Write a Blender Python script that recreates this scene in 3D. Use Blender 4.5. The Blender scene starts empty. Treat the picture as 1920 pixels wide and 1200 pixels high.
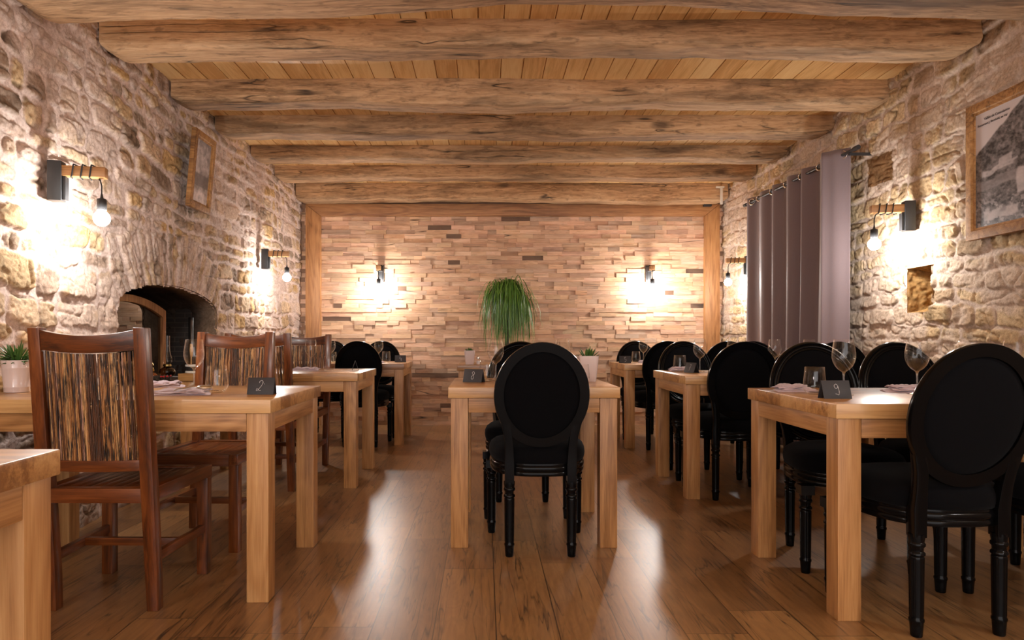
import bpy, bmesh, math, random
import numpy as np
from mathutils import Vector, Matrix
PI = math.pi
rnd = random.Random(7)
sc = bpy.context.scene
COL = sc.collection

def srgb(r, g, b):
    f = lambda c: (c / 255 / 12.92) if c / 255 <= .04045 else ((c / 255 + .055) / 1.055) ** 2.4
    return (f(r), f(g), f(b), 1)

# ------------------------------------------------------------------ nodes
class NT:
    def __init__(self, name):
        self.m = bpy.data.materials.new(name); self.m.use_nodes = True
        self.t = self.m.node_tree; self.t.nodes.clear()
        self.out = self.t.nodes.new('ShaderNodeOutputMaterial')
    def n(self, typ, ins=None, **pr):
        nd = self.t.nodes.new('ShaderNode' + typ)
        for k, v in pr.items(): setattr(nd, k, v)
        for k, v in (ins or {}).items(): self.set(nd.inputs[k], v)
        return nd
    def set(self, sock, v):
        if isinstance(v, bpy.types.NodeSocket): self.t.links.new(v, sock)
        elif isinstance(v, bpy.types.Node): self.t.links.new(v.outputs[0], sock)
        else: sock.default_value = v
    def math(self, op, a, b=0.0, c=None, clamp=False):
        nd = self.n('Math', {0: a, 1: b}, operation=op); nd.use_clamp = clamp
        if c is not None: self.set(nd.inputs[2], c)
        return nd.outputs[0]
    def vmath(self, op, a, b):
        return self.n('VectorMath', {0: a, 1: b}, operation=op).outputs[0]
    def ramp(self, fac, stops, interp='LINEAR'):
        nd = self.n('ValToRGB', {0: fac}); cr = nd.color_ramp; cr.interpolation = interp
        while len(cr.elements) < len(stops): cr.elements.new(.5)
        for e, (p, c) in zip(cr.elements, stops):
            e.position = p; e.color = c if len(c) == 4 else (*c, 1)
        return nd.outputs[0]
    def mix(self, fac, a, b, blend='MIX'):
        nd = self.n('Mix', None, data_type='RGBA', blend_type=blend)
        self.set(nd.inputs[0], fac); self.set(nd.inputs[6], a); self.set(nd.inputs[7], b)
        return nd.outputs[2]
    def noise(self, vec, scale, detail=4, rough=.55, dist=0.0):
        return self.n('TexNoise', {'Vector': vec, 'Scale': scale, 'Detail': detail, 'Roughness': rough, 'Distortion': dist}).outputs[0]
    def mapping(self, vec, scale=(1, 1, 1), loc=(0, 0, 0)):
        return self.n('Mapping', {'Vector': vec, 'Scale': scale, 'Location': loc}).outputs[0]
    def bump(self, h, strength=.3, dist=.01):
        return self.n('Bump', {'Height': h, 'Strength': strength, 'Distance': dist}).outputs[0]
    def bsdf(self, **ins):
        p = self.n('BsdfPrincipled', {k.replace('_', ' '): v for k, v in ins.items()})
        self.t.links.new(p.outputs[0], self.out.inputs[0]); return p

def G(v): return (v, v, v, 1)

def plain(name, col, rough=.5, metal=0., coat=0., noise=0., sheen=0., spec=.5, nscale=40):
    t = NT(name)
    c = col
    if noise:
        o = t.n('TexCoord').outputs['Object']
        c = t.mix(t.math('MULTIPLY', t.noise(o, nscale), noise), col, tuple(x * .45 for x in col[:3]) + (1,))
    kw = dict(Base_Color=c, Roughness=rough, Metallic=metal)
    p = t.bsdf(**kw)
    p.inputs['Coat Weight'].default_value = coat; p.inputs['Sheen Weight'].default_value = sheen
    p.inputs['Specular IOR Level'].default_value = spec; p.inputs['Coat Roughness'].default_value = .12
    return t.m

def wood(name, axis, dark, mid, light, grain=14, stretch=16, crack=0., stain=0., rough=.45, boards=None,
         attr=False, bump=.15, knots=0., coat=0., ring=.35, tone=.0):
    t = NT(name)
    o = t.n('TexCoord').outputs['Object']
    rn = t.n('ObjectInfo').outputs['Random']
    off = t.n('CombineXYZ', {0: t.math('MULTIPLY', rn, 31.7), 1: t.math('MULTIPLY', rn, 17.3), 2: t.math('MULTIPLY', rn, 53.1)}).outputs[0]
    o2 = t.vmath('ADD', o, off)
    if attr:
        a = t.n('Attribute', attribute_name='seed').outputs['Fac']
        o2 = t.vmath('ADD', o2, t.n('CombineXYZ', {0: t.math('MULTIPLY', a, 91.), 1: t.math('MULTIPLY', a, 47.), 2: t.math('MULTIPLY', a, 23.)}).outputs[0])
    bt = None
    if boards:
        ax, w = boards
        s = t.n('SeparateXYZ', {0: o}).outputs['XYZ'.index(ax)]
        fl = t.math('FLOOR', t.math('DIVIDE', t.math('ADD', s, t.math('MULTIPLY', rn, 5.)), w))
        bt = t.n('TexWhiteNoise', {'W': t.math('ADD', fl, t.math('MULTIPLY', rn, 77.))}, noise_dimensions='1D').outputs[0]
        o2 = t.vmath('ADD', o2, t.n('CombineXYZ', {0: t.math('MULTIPLY', bt, 13.), 1: t.math('MULTIPLY', bt, 7.), 2: t.math('MULTIPLY', bt, 29.)}).outputs[0])
    sc_ = [1, 1, 1]; sc_['XYZ'.index(axis)] = 1 / stretch
    mp = t.mapping(o2, tuple(sc_))
    sc3 = [1, 1, 1]; sc3['XYZ'.index(axis)] = .16
    mp3 = t.mapping(o2, tuple(sc3))
    big = t.noise(mp3, 2.6, 3, .5)
    n1 = t.noise(mp, grain, 6, .62, .4)
    # growth rings: bands of a smooth field
    fld = t.noise(mp3, 3.3, 2, .4, .2)
    ringv = t.math('SINE', t.math('ADD', t.math('MULTIPLY', fld, 120.), t.math('MULTIPLY', n1, 5.)))
    rg = t.math('MULTIPLY', t.math('ADD', ringv, 1.), .5 * ring)
    f = t.math('ADD', t.math('MULTIPLY', n1, .8), t.math('MULTIPLY', t.math('SUBTRACT', big, .5), .9))
    f = t.math('ADD', f, t.math('MULTIPLY', t.math('SUBTRACT', rg, .5 * ring), .45))
    fine = t.noise(t.mapping(mp, (1, 1, 1)), grain * 4.2, 3, .6)
    f = t.math('ADD', f, t.math('MULTIPLY', t.math('SUBTRACT', fine, .5), .55))
    if bt is not None: f = t.math('ADD', f, t.math('MULTIPLY', t.math('SUBTRACT', bt, .5), .45))
    c = t.ramp(f, [(.15, dark), (.42, mid), (.72, light)])
    h = n1
    if stain:
        st = t.noise(mp3, 4.5, 6, .7, .8)
        fac = t.ramp(st, [(.47, G(0)), (.68, G(1))])
        c = t.mix(t.math('MULTIPLY', fac, stain), c, tuple(x * .30 for x in dark[:3]) + (1,))
        sp = t.noise(t.mapping(o2, tuple(.35 if i == 'XYZ'.index(axis) else 1 for i in range(3))), 28, 3, .6)
        fac = t.ramp(sp, [(.57, G(0)), (.68, G(1))])
        c = t.mix(t.math('MULTIPLY', fac, stain * .6), c, tuple(x * .4 for x in dark[:3]) + (1,))
    if crack:
        sc2 = [1, 1, 1]; sc2['XYZ'.index(axis)] = .055
        cn = t.noise(t.mapping(o2, tuple(sc2)), 8., 2.2, .5, .15)
        d = t.math('ABSOLUTE', t.math('SUBTRACT', cn, .5))
        ln = t.ramp(d, [(.0, G(1)), (.010, G(0))])
        gate = t.ramp(t.noise(o2, 2.3, 2), [(.50, G(0)), (.60, G(1))])
        ln = t.math('MULTIPLY', ln, gate)
        c = t.mix(t.math('MULTIPLY', ln, crack), c, (.02, .012, .007, 1))
        h = t.math('SUBTRACT', h, t.math('MULTIPLY', ln, 2.))
    if knots:
        v = t.n('TexVoronoi', {'Vector': t.mapping(o2, tuple(.55 if i == 'XYZ'.index(axis) else 1.4 for i in range(3))), 'Scale': 2.2, 'Randomness': 1.})
        dd = t.math('ADD', v.outputs['Distance'], t.math('MULTIPLY', n1, .09))
        kf = t.ramp(dd, [(.08, G(1)), (.17, G(0))])
        c = t.mix(t.math('MULTIPLY', kf, knots), c, tuple(x * .25 for x in dark[:3]) + (1,))
    if attr:
        cc = t.n('Attribute', attribute_name='Col').outputs['Color']
        c = t.mix(1., c, cc, 'MULTIPLY')
    p = t.bsdf(Base_Color=c, Roughness=rough)
    p.inputs['Coat Weight'].default_value = coat; p.inputs['Coat Roughness'].default_value = .15
    if bump: t.set(p.inputs['Normal'], t.bump(h, bump, .004))
    return t.m

OAK = (srgb(142, 97, 54), srgb(184, 134, 82), srgb(206, 160, 106))
M = {}
for ax in 'XYZ':
    M['oak' + ax] = wood('oak_' + ax, ax, *OAK, grain=46, stretch=26, rough=.42, ring=.30, bump=.06)
M['oaktop'] = wood('oak_top', 'X', srgb(142, 97, 54), srgb(188, 140, 86), srgb(214, 170, 114), grain=46, stretch=26, rough=.3, boards=('Y', .13), ring=.35, bump=.04, coat=.15)
TEAK = (srgb(58, 27, 10), srgb(107, 55, 21), srgb(141, 80, 36))
for ax in 'XYZ':
    M['teak' + ax] = wood('teak_' + ax, ax, *TEAK, grain=40, stretch=20, rough=.3, ring=.3, bump=.03, coat=.1)
BEAM = (srgb(136, 102, 70), srgb(196, 158, 118), srgb(220, 188, 150))
M['beam'] = wood('old_beam', 'X', *BEAM, grain=42, stretch=16, crack=.95, stain=.8, rough=.75, knots=.8, bump=.5, ring=.16)
M['pine'] = wood('pine_board', 'Y', srgb(206, 156, 96), srgb(230, 186, 124), srgb(240, 204, 146), grain=40, stretch=24, rough=.45, boards=('X', .14), ring=.25, bump=.03, knots=.25)
M['framewoodZ'] = wood('trim_wood_z', 'Z', srgb(146, 96, 54), srgb(186, 132, 82), srgb(206, 156, 102), grain=40, stretch=22, rough=.5, ring=.3, stain=.15, crack=.4)
M['framewoodX'] = wood('trim_wood_x', 'X', srgb(130, 84, 48), srgb(170, 118, 72), srgb(192, 142, 92), grain=40, stretch=22, rough=.5, ring=.3, stain=.25, crack=.5)
M['mosaic'] = wood('wood_mosaic', 'X', srgb(202, 156, 122), srgb(226, 184, 150), srgb(240, 206, 176), grain=44, stretch=14, rough=.6, attr=True, crack=.9, stain=.42, bump=.2, ring=.15)
M['rusticY'] = wood('picture_frame_wood', 'Y', srgb(118, 78, 40), srgb(166, 118, 66), srgb(194, 148, 92), grain=44, stretch=20, rough=.75, crack=.5, stain=.3)
M['stonefacing'] = None

M['lacquer'] = plain('black_lacquer', (.003, .003, .0035, 1), .16, coat=.0, spec=.14)
M['velvet'] = plain('black_velvet', (.0035, .0035, .0045, 1), .9, sheen=.03, noise=.5, spec=.05)
M['leather'] = plain('black_front_cloth', (.008, .008, .009, 1), .55, noise=.4, spec=.35)
M['blackmetal'] = plain('black_metal', (.03, .03, .032, 1), .42, noise=.3)
M['cord'] = plain('black_cord', (.012, .012, .013, 1), .6)
M['steel'] = plain('steel', (.62, .6, .58, 1), .18, metal=1.)
M['chrome'] = plain('chrome', (.7, .68, .66, 1), .1, metal=1.)
M['ceramic'] = plain('white_ceramic', srgb(226, 208, 204), .25, coat=.4, noise=.08)
M['napkin'] = plain('lilac_cloth', srgb(202, 182, 192), .9, noise=.35, sheen=.3, nscale=220)
M['chalk'] = plain('chalk', srgb(236, 234, 236), .9, noise=.5, nscale=900)
M['slate'] = plain('chalkboard', srgb(48, 46, 50), .55, noise=.25, nscale=90)
M['soil'] = plain('soil', srgb(52, 38, 28), .95, noise=.6)
M['copper'] = plain('copper', (.55, .27, .18, 1), .25, metal=1.)
M['brass'] = plain('brass', (.55, .38, .14, 1), .25, metal=1.)
M['berry'] = plain('red_berry', srgb(170, 24, 26), .3)
M['twig'] = plain('twig', srgb(70, 56, 44), .8, noise=.5)
M['paper'] = plain('paper_white', srgb(214, 204, 204), .6)
M['white'] = plain('white_plastic', srgb(226, 220, 208), .45, noise=.06)
M['soot'] = plain('dark_brown', srgb(40, 30, 24), .7, noise=.5)
M['ironbrick'] = None
M['pepper'] = plain('pepper', srgb(120, 104, 92), .7, noise=.6, nscale=400)

def mat_glass(name, tint=(1, 1, 1, 1), k=.16, base=.04):
    t = NT(name)
    lw = t.n('LayerWeight', {'Blend': .5}).outputs['Facing']
    lw = t.math('ADD', t.math('MULTIPLY', t.math('POWER', lw, 3.), .9), base)
    tr = t.n('BsdfTransparent', {'Color': tint}); gl = t.n('BsdfGlossy', {'Color': (1, 1, 1, 1), 'Roughness': .0})
    mx = t.n('MixShader', {0: t.math('MINIMUM', lw, 1.), 1: tr, 2: gl})
    t.t.links.new(mx.outputs[0], t.out.inputs[0]); return t.m
M['glass'] = mat_glass('clear_glass', (1, 1, 1, 1), .25)
M['glassthick'] = mat_glass('solid_glass', (.97, .97, .97, 1), .2, .20)
M['darkglass'] = mat_glass('dark_glass', (.12, .1, .09, 1), .1)

def mat_leaf(name, a, b, rough=.4):
    t = NT(name)
    o = t.n('TexCoord').outputs['Object']
    c = t.mix(t.noise(o, 14, 3), a, b)
    p = t.bsdf(Base_Color=c, Roughness=rough); return t.m
M['leaf'] = mat_leaf('succulent_leaf', srgb(38, 74, 26), srgb(86, 124, 56))
M['palm'] = mat_leaf('palm_leaf', srgb(50, 98, 28), srgb(112, 156, 64))

# bamboo, per-stick tone
t = NT('bamboo_sticks')
o = t.n('TexCoord').outputs['Object']
cc = t.n('Attribute', attribute_name='Col').outputs['Color']
sd = t.n('Attribute', attribute_name='seed').outputs['Fac']
ov = t.vmath('ADD', t.mapping(o, (60, 60, 9)), t.n('CombineXYZ', {2: t.math('MULTIPLY', sd, 60.)}).outputs[0])
n1 = t.noise(ov, 1., 5, .7)
c = t.mix(t.ramp(n1, [(.42, G(0)), (.60, G(1))]), cc, srgb(34, 20, 12))
n2 = t.noise(t.vmath('ADD', t.mapping(o, (90, 90, 50)), t.n('CombineXYZ', {2: t.math('MULTIPLY', sd, 160.)}).outputs[0]), 1., 3, .7)
c = t.mix(t.ramp(n2, [(.66, G(0)), (.72, G(1))]), c, srgb(226, 190, 140))
t.bsdf(Base_Color=c, Roughness=.4); M['bamboo'] = t.m

# vertex colour (stone): albedo from mesh + fine grit
def mat_stone(name):
    t = NT(name)
    o = t.n('TexCoord').outputs['Object']
    cc = t.n('Attribute', attribute_name='Col').outputs['Color']
    g = t.noise(o, 55, 6, .7)
    c = t.mix(t.ramp(g, [(.3, G(.75)), (.62, G(0))]), cc, t.mix(1., cc, (.5, .42, .36, 1), 'MULTIPLY'))
    g2 = t.noise(o, 240, 4, .7)
    p = t.bsdf(Base_Color=c, Roughness=.92)
    p.inputs['Specular IOR Level'].default_value = .15
    t.set(p.inputs['Normal'], t.bump(t.math('ADD', g, t.math('MULTIPLY', g2, .35)), .55, .012))
    return t.m
M['stone'] = mat_stone('rubble_stone')

t = NT('vertex_print'); cc = t.n('Attribute', attribute_name='Col').outputs['Color']
t.bsdf(Base_Color=cc, Roughness=.35); M['print'] = t.m

# iron brick lining
t = NT('black_bricks')
o = t.n('TexCoord').outputs['Object']
s = t.n('SeparateXYZ', {0: o})
v = t.n('CombineXYZ', {0: s.outputs[0], 1: s.outputs[2]}).outputs[0]
b = t.n('TexBrick', {'Vector': v, 'Color1': srgb(34, 28, 25), 'Color2': srgb(46, 38, 33), 'Mortar': srgb(78, 66, 58), 'Scale': 1., 'Mortar Size': .0022, 'Brick Width': .16, 'Row Height': .038})
t.bsdf(Base_Color=b.outputs[0], Roughness=.6); M['ironbrick'] = t.m

# floor planks along Y
t = NT('floor_laminate')
o = t.n('TexCoord').outputs['Object']
s = t.n('SeparateXYZ', {0: o})
PW = .211
u = t.math('DIVIDE', t.math('SUBTRACT', s.outputs[0], .04), PW)
iu = t.math('FLOOR', u); fu = t.math('FRACT', u)
r1 = t.n('TexWhiteNoise', {'W': iu}, noise_dimensions='1D').outputs[0]
vv = t.math('DIVIDE', t.math('ADD', s.outputs[1], t.math('MULTIPLY', r1, 5.)), 1.25)
iv = t.math('FLOOR', vv); fv = t.math('FRACT', vv)
r2 = t.n('TexWhiteNoise', {'Vector': t.n('CombineXYZ', {0: iu, 1: iv}).outputs[0]}, noise_dimensions='2D').outputs[0]
off = t.n('CombineXYZ', {0: t.math('MULTIPLY', r2, 37.), 1: t.math('MULTIPLY', r2, 19.)}).outputs[0]
ob = t.vmath('ADD', o, off)
mp = t.mapping(ob, (1, .07, 1))
n1 = t.noise(mp, 62, 6, .65, .4)
mp2 = t.mapping(ob, (1, .28, 1))
fld = t.noise(mp2, 3.4, 3, .5, .3)
rg = t.math('SINE', t.math('ADD', t.math('MULTIPLY', fld, 95.), t.math('MULTIPLY', n1, 3.)))
f = t.math('ADD', t.math('MULTIPLY', n1, .7), t.math('MULTIPLY', rg, .035))
f = t.math('ADD', f, t.math('MULTIPLY', t.math('SUBTRACT', r2, .5), .28))
f = t.math('ADD', f, t.math('MULTIPLY', t.math('SUBTRACT', t.noise(mp2, 2., 2), .5), .5))
c = t.ramp(f, [(.06, srgb(96, 66, 38)), (.36, srgb(142, 103, 62)), (.62, srgb(170, 130, 82))])
# dark checks running with the grain
ck = t.noise(t.mapping(ob, (1, .10, 1)), 15, 3, .55, .5)
dck = t.math('ABSOLUTE', t.math('SUBTRACT', ck, .5))
lk = t.math('MULTIPLY', t.ramp(dck, [(0., G(1)), (.024, G(0))]), t.ramp(t.noise(t.mapping(ob, (1, .5, 1)), 7, 3), [(.44, G(0)), (.56, G(1))]))
c = t.mix(t.math('MULTIPLY', lk, .85), c, srgb(38, 22, 12))
c = t.mix(t.math('MULTIPLY', t.ramp(rg, [(.60, G(0)), (.98, G(1))]), .16), c, srgb(70, 44, 24))
c2n = t.noise(t.mapping(ob, (1, .045, 1)), 19, 2, .5, .25)
c2 = t.math('MULTIPLY', t.ramp(t.math('ABSOLUTE', t.math('SUBTRACT', c2n, .47)), [(0., G(1)), (.013, G(0))]), t.ramp(t.noise(t.mapping(ob, (1, .35, 1)), 5, 3), [(.46, G(0)), (.54, G(1))]))
c = t.mix(t.math('MULTIPLY', c2, .9), c, srgb(34, 20, 11))
st_ = t.noise(t.mapping(ob, (1, .07, 1)), 48, 2, .5, .2)
c = t.mix(t.math('MULTIPLY', t.ramp(st_, [(.60, G(0)), (.68, G(1))]), .4), c, srgb(52, 32, 17))
# knots
vo = t.n('TexVoronoi', {'Vector': t.mapping(ob, (1.6, .62, 1)), 'Scale': 1.5}).outputs['Distance']
kd = t.math('ADD', vo, t.math('MULTIPLY', n1, .06))
c = t.mix(t.math('MULTIPLY', t.ramp(kd, [(.05, G(1)), (.13, G(0))]), .75), c, srgb(40, 24, 13))
# joints
eu = t.math('MINIMUM', fu, t.math('SUBTRACT', 1., fu)); ev = t.math('MINIMUM', fv, t.math('SUBTRACT', 1., fv))
ju = t.math('LESS_THAN', eu, .0095); jv = t.math('LESS_THAN', ev, .0013)
j = t.math('MAXIMUM', ju, jv)
c = t.mix(t.math('MULTIPLY', j, .85), c, srgb(30, 17, 9))
p = t.bsdf(Base_Color=c, Roughness=t.math('ADD', .28, t.math('MULTIPLY', n1, .08)))
p.inputs['Specular IOR Level'].default_value = .9; p.inputs['IOR'].default_value = 1.8
hh = t.math('SUBTRACT', t.math('MULTIPLY', n1, .06), t.math('ADD', j, t.math('MULTIPLY', lk, .25)))
t.set(p.inputs['Normal'], t.bump(hh, .03, .003)); M['floor'] = t.m

# curtain
t = NT('curtain_cloth')
o = t.n('TexCoord').outputs['Object']
n1 = t.noise(t.mapping(o, (300, 300, 300)), 1., 2)
c = t.mix(n1, srgb(112, 96, 98), srgb(128, 110, 112))
p = t.bsdf(Base_Color=c, Roughness=.7); p.inputs['Sheen Weight'].default_value = .3
M['curtain'] = t.m

BULB = 135.
t = NT('bulb_light'); e = t.n('Emission', {'Color': (1., .97, .93, 1), 'Strength': BULB})
t.t.links.new(e.outputs[0], t.out.inputs[0]); M['bulb'] = t.m

# ------------------------------------------------------------------ mesh building
class MB:
    def __init__(self): self.v = []; self.f = []; self.c = []; self.s = []; self.cc = (1, 1, 1, 1); self.ss = 0.
    def add(self, vs, fs):
        b = len(self.v); self.v += [tuple(p) for p in vs]; self.f += [[b + i for i in q] for q in fs]
        self.c += [self.cc] * len(vs); self.s += [self.ss] * len(vs)
    def hexa(self, p):   # 4 bottom ccw, 4 top ccw
        self.add(p, [(3, 2, 1, 0), (4, 5, 6, 7), (0, 1, 5, 4), (1, 2, 6, 5), (2, 3, 7, 6), (3, 0, 4, 7)]); return self
    def box(self, x0, y0, z0, x1, y1, z1):
        return self.hexa([(x0, y0, z0), (x1, y0, z0), (x1, y1, z0), (x0, y1, z0), (x0, y0, z1), (x1, y0, z1), (x1, y1, z1), (x0, y1, z1)])
    def loft(self, rings, cap0=True, cap1=True, closed=False):
        n = len(rings[0]); vs = [p for r in rings for p in r]; fs = []
        K = len(rings)
        for k in range(K if closed else K - 1):
            a, b = k * n, ((k + 1) % K) * n
            for i in range(n):
                j = (i + 1) % n; fs.append((a + i, a + j, b + j, b + i))
        if not closed:
            if cap0: fs.append(tuple(reversed(range(n))))
            if cap1: fs.append(tuple(range((K - 1) * n, K * n)))
        self.add(vs, fs); return self
    def lathe(self, prof, seg=20, c=(0, 0, 0), flute=0, fl=.0, cap0=True, cap1=True):
        rings = []
        for q in prof:
            r, z = q[0], q[1]; k = q[2] if len(q) > 2 else 0
            ring = []
            for i in range(seg):
                a = 2 * PI * i / seg
                rr = r * (1 - (fl if (k and i % 2) else 0))
                ring.append((c[0] + rr * math.cos(a), c[1] + rr * math.sin(a), c[2] + z))
            rings.append(ring)
        return self.loft(rings, cap0, cap1)
    def tube(self, path, r, seg=8, closed=False, cap=True):
        P = [Vector(p) for p in path]; n = len(P); rings = []
        up = None
        for i, p in enumerate(P):
            if closed: d = P[(i + 1) % n] - P[i - 1]
            else: d = P[min(i + 1, n - 1)] - P[max(i - 1, 0)]
            d.normalize()
            if up is None:
                up = Vector((0, 0, 1)) if abs(d.z) < .9 else Vector((1, 0, 0))
            s = d.cross(up); s.normalize(); u = s.cross(d); u.normalize(); up = u
            rr = r[i] if isinstance(r, (list, tuple)) else r
            rings.append([tuple(p + s * (rr * math.cos(2 * PI * k / seg)) + u * (rr * math.sin(2 * PI * k / seg))) for k in range(seg)])
        return self.loft(rings, cap, cap, closed)
    def build(self, name, mat, parent=None, bevel=0., smooth=True, ang=35, loc=None, rot=None, seg=2, attrs=False):
        me = bpy.data.meshes.new(name)
        me.from_pydata(self.v, [], self.f)
        if attrs:
            ca = me.color_attributes.new('Col', 'FLOAT_COLOR', 'POINT')
            ca.data.foreach_set('color', np.array(self.c, 'f').ravel())
            fa = me.attributes.new('seed', 'FLOAT', 'POINT'); fa.data.foreach_set('value', np.array(self.s, 'f'))
        bm = bmesh.new(); bm.from_mesh(me)
        bmesh.ops.recalc_face_normals(bm, faces=bm.faces)
        if bevel:
            es = [e for e in bm.edges if len(e.link_faces) == 2 and e.calc_face_angle(0) > .5]
            bmesh.ops.bevel(bm, geom=es, offset=bevel, segments=seg, profile=.6, affect='EDGES', clamp_overlap=True)
        bm.to_mesh(me); bm.free()
        me.materials.append(mat)
        if smooth:
            me.polygons.foreach_set('use_smooth', [True] * len(me.polygons))
            me.set_sharp_from_angle(angle=math.radians(ang))
        ob = bpy.data.objects.new(name, me); COL.objects.link(ob)
        if parent: ob.parent = parent
        if loc: ob.location = loc
        if rot: ob.rotation_euler = rot
        return ob

def tag(o, label, cat, group=None):
    o['label'] = label; o['category'] = cat
    if group: o['group'] = group
    return o
def thing(name, label, cat, loc=(0, 0, 0), rz=0., group=None, rot=None):
    o = bpy.data.objects.new(name, None); COL.objects.link(o); o.empty_display_size = .1
    o.location = loc; o.rotation_euler = rot or (0, 0, rz)
    return tag(o, label, cat, group)
def struct(o): o['kind'] = 'structure'; return o
CH = {}
def kids(o):
    return [c for c in COL.objects if c.parent == o]
def copy_tree(o, loc, rz, label=None, group=None, ks=None):
    r = o.copy(); COL.objects.link(r); r.location = loc; r.rotation_euler = (0, 0, rz)
    if label: r['label'] = label
    if group: r['group'] = group
    for ch in kids(o):
        c = ch.copy(); COL.objects.link(c); c.parent = r
        for g in kids(ch):
            d = g.copy(); COL.objects.link(d); d.parent = c
    return r

# numpy noise -------------------------------------------------------
def vnoise(x, y, seed):
    r = np.random.RandomState(seed); T = r.rand(256, 256)
    xi = np.floor(x).astype(int); yi = np.floor(y).astype(int); fx = x - xi; fy = y - yi
    fx = fx * fx * (3 - 2 * fx); fy = fy * fy * (3 - 2 * fy)
    a = T[xi % 256, yi % 256]; b = T[(xi + 1) % 256, yi % 256]; c = T[xi % 256, (yi + 1) % 256]; d = T[(xi + 1) % 256, (yi + 1) % 256]
    return (a * (1 - fx) + b * fx) * (1 - fy) + (c * (1 - fx) + d * fx) * fy
def fbm(x, y, seed, o=4, g=.5):
    s = 0; a = 1; t = 0
    for k in range(o):
        s = s + a * vnoise(x * 2 ** k + 13.7 * k, y * 2 ** k + 7.1 * k, seed + k); t += a; a *= g
    return s / t - .5
def sstep(a, b, x):
    t = np.clip((x - a) / (b - a), 0, 1); return t * t * (3 - 2 * t)

def grid_object(name, X, Y, Z, colr, mat, keep=None, flip=False, extra=None):
    ny, nz = X.shape
    V = np.stack([X, Y, Z], -1).reshape(-1, 3).astype('f')
    idx = np.arange(ny * nz).reshape(ny, nz)
    q = np.stack([idx[:-1, :-1], idx[1:, :-1], idx[1:, 1:], idx[:-1, 1:]], -1).reshape(-1, 4)
    if keep is not None: q = q[keep.reshape(-1)]
    if flip: q = q[:, ::-1]
    C = np.concatenate([colr, np.ones(colr.shape[:2] + (1,))], -1).reshape(-1, 4).astype('f')
    if extra is not None:
        ev, eq, ec = extra; q = np.concatenate([q, eq + len(V)]); V = np.concatenate([V, ev.astype('f')]); C = np.concatenate([C, ec.astype('f')])
    me = bpy.data.meshes.new(name)
    me.vertices.add(len(V)); me.vertices.foreach_set('co', V.ravel())
    me.loops.add(q.size); me.loops.foreach_set('vertex_index', q.ravel().astype('i'))
    me.polygons.add(len(q)); me.polygons.foreach_set('loop_start', np.arange(0, q.size, 4, dtype='i'))
    me.update(calc_edges=True); me.validate()
    ca = me.color_attributes.new('Col', 'FLOAT_COLOR', 'POINT'); ca.data.foreach_set('color', C.ravel())
    me.polygons.foreach_set('use_smooth', [True] * len(me.polygons))
    me.materials.append(mat)
    ob = bpy.data.objects.new(name, me); COL.objects.link(ob); return ob

# ------------------------------------------------------------------ room
XL, XR, YB, ZC = -2.13, 2.75, 7.88, 2.73
LIN = lambda *c: np.array(srgb(*c)[:3])

def arch_z(y):
    u = np.clip((y - 4.67) / .73, -1, 1); return 1.19 + .15 * np.sqrt(1 - u * u)

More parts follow.
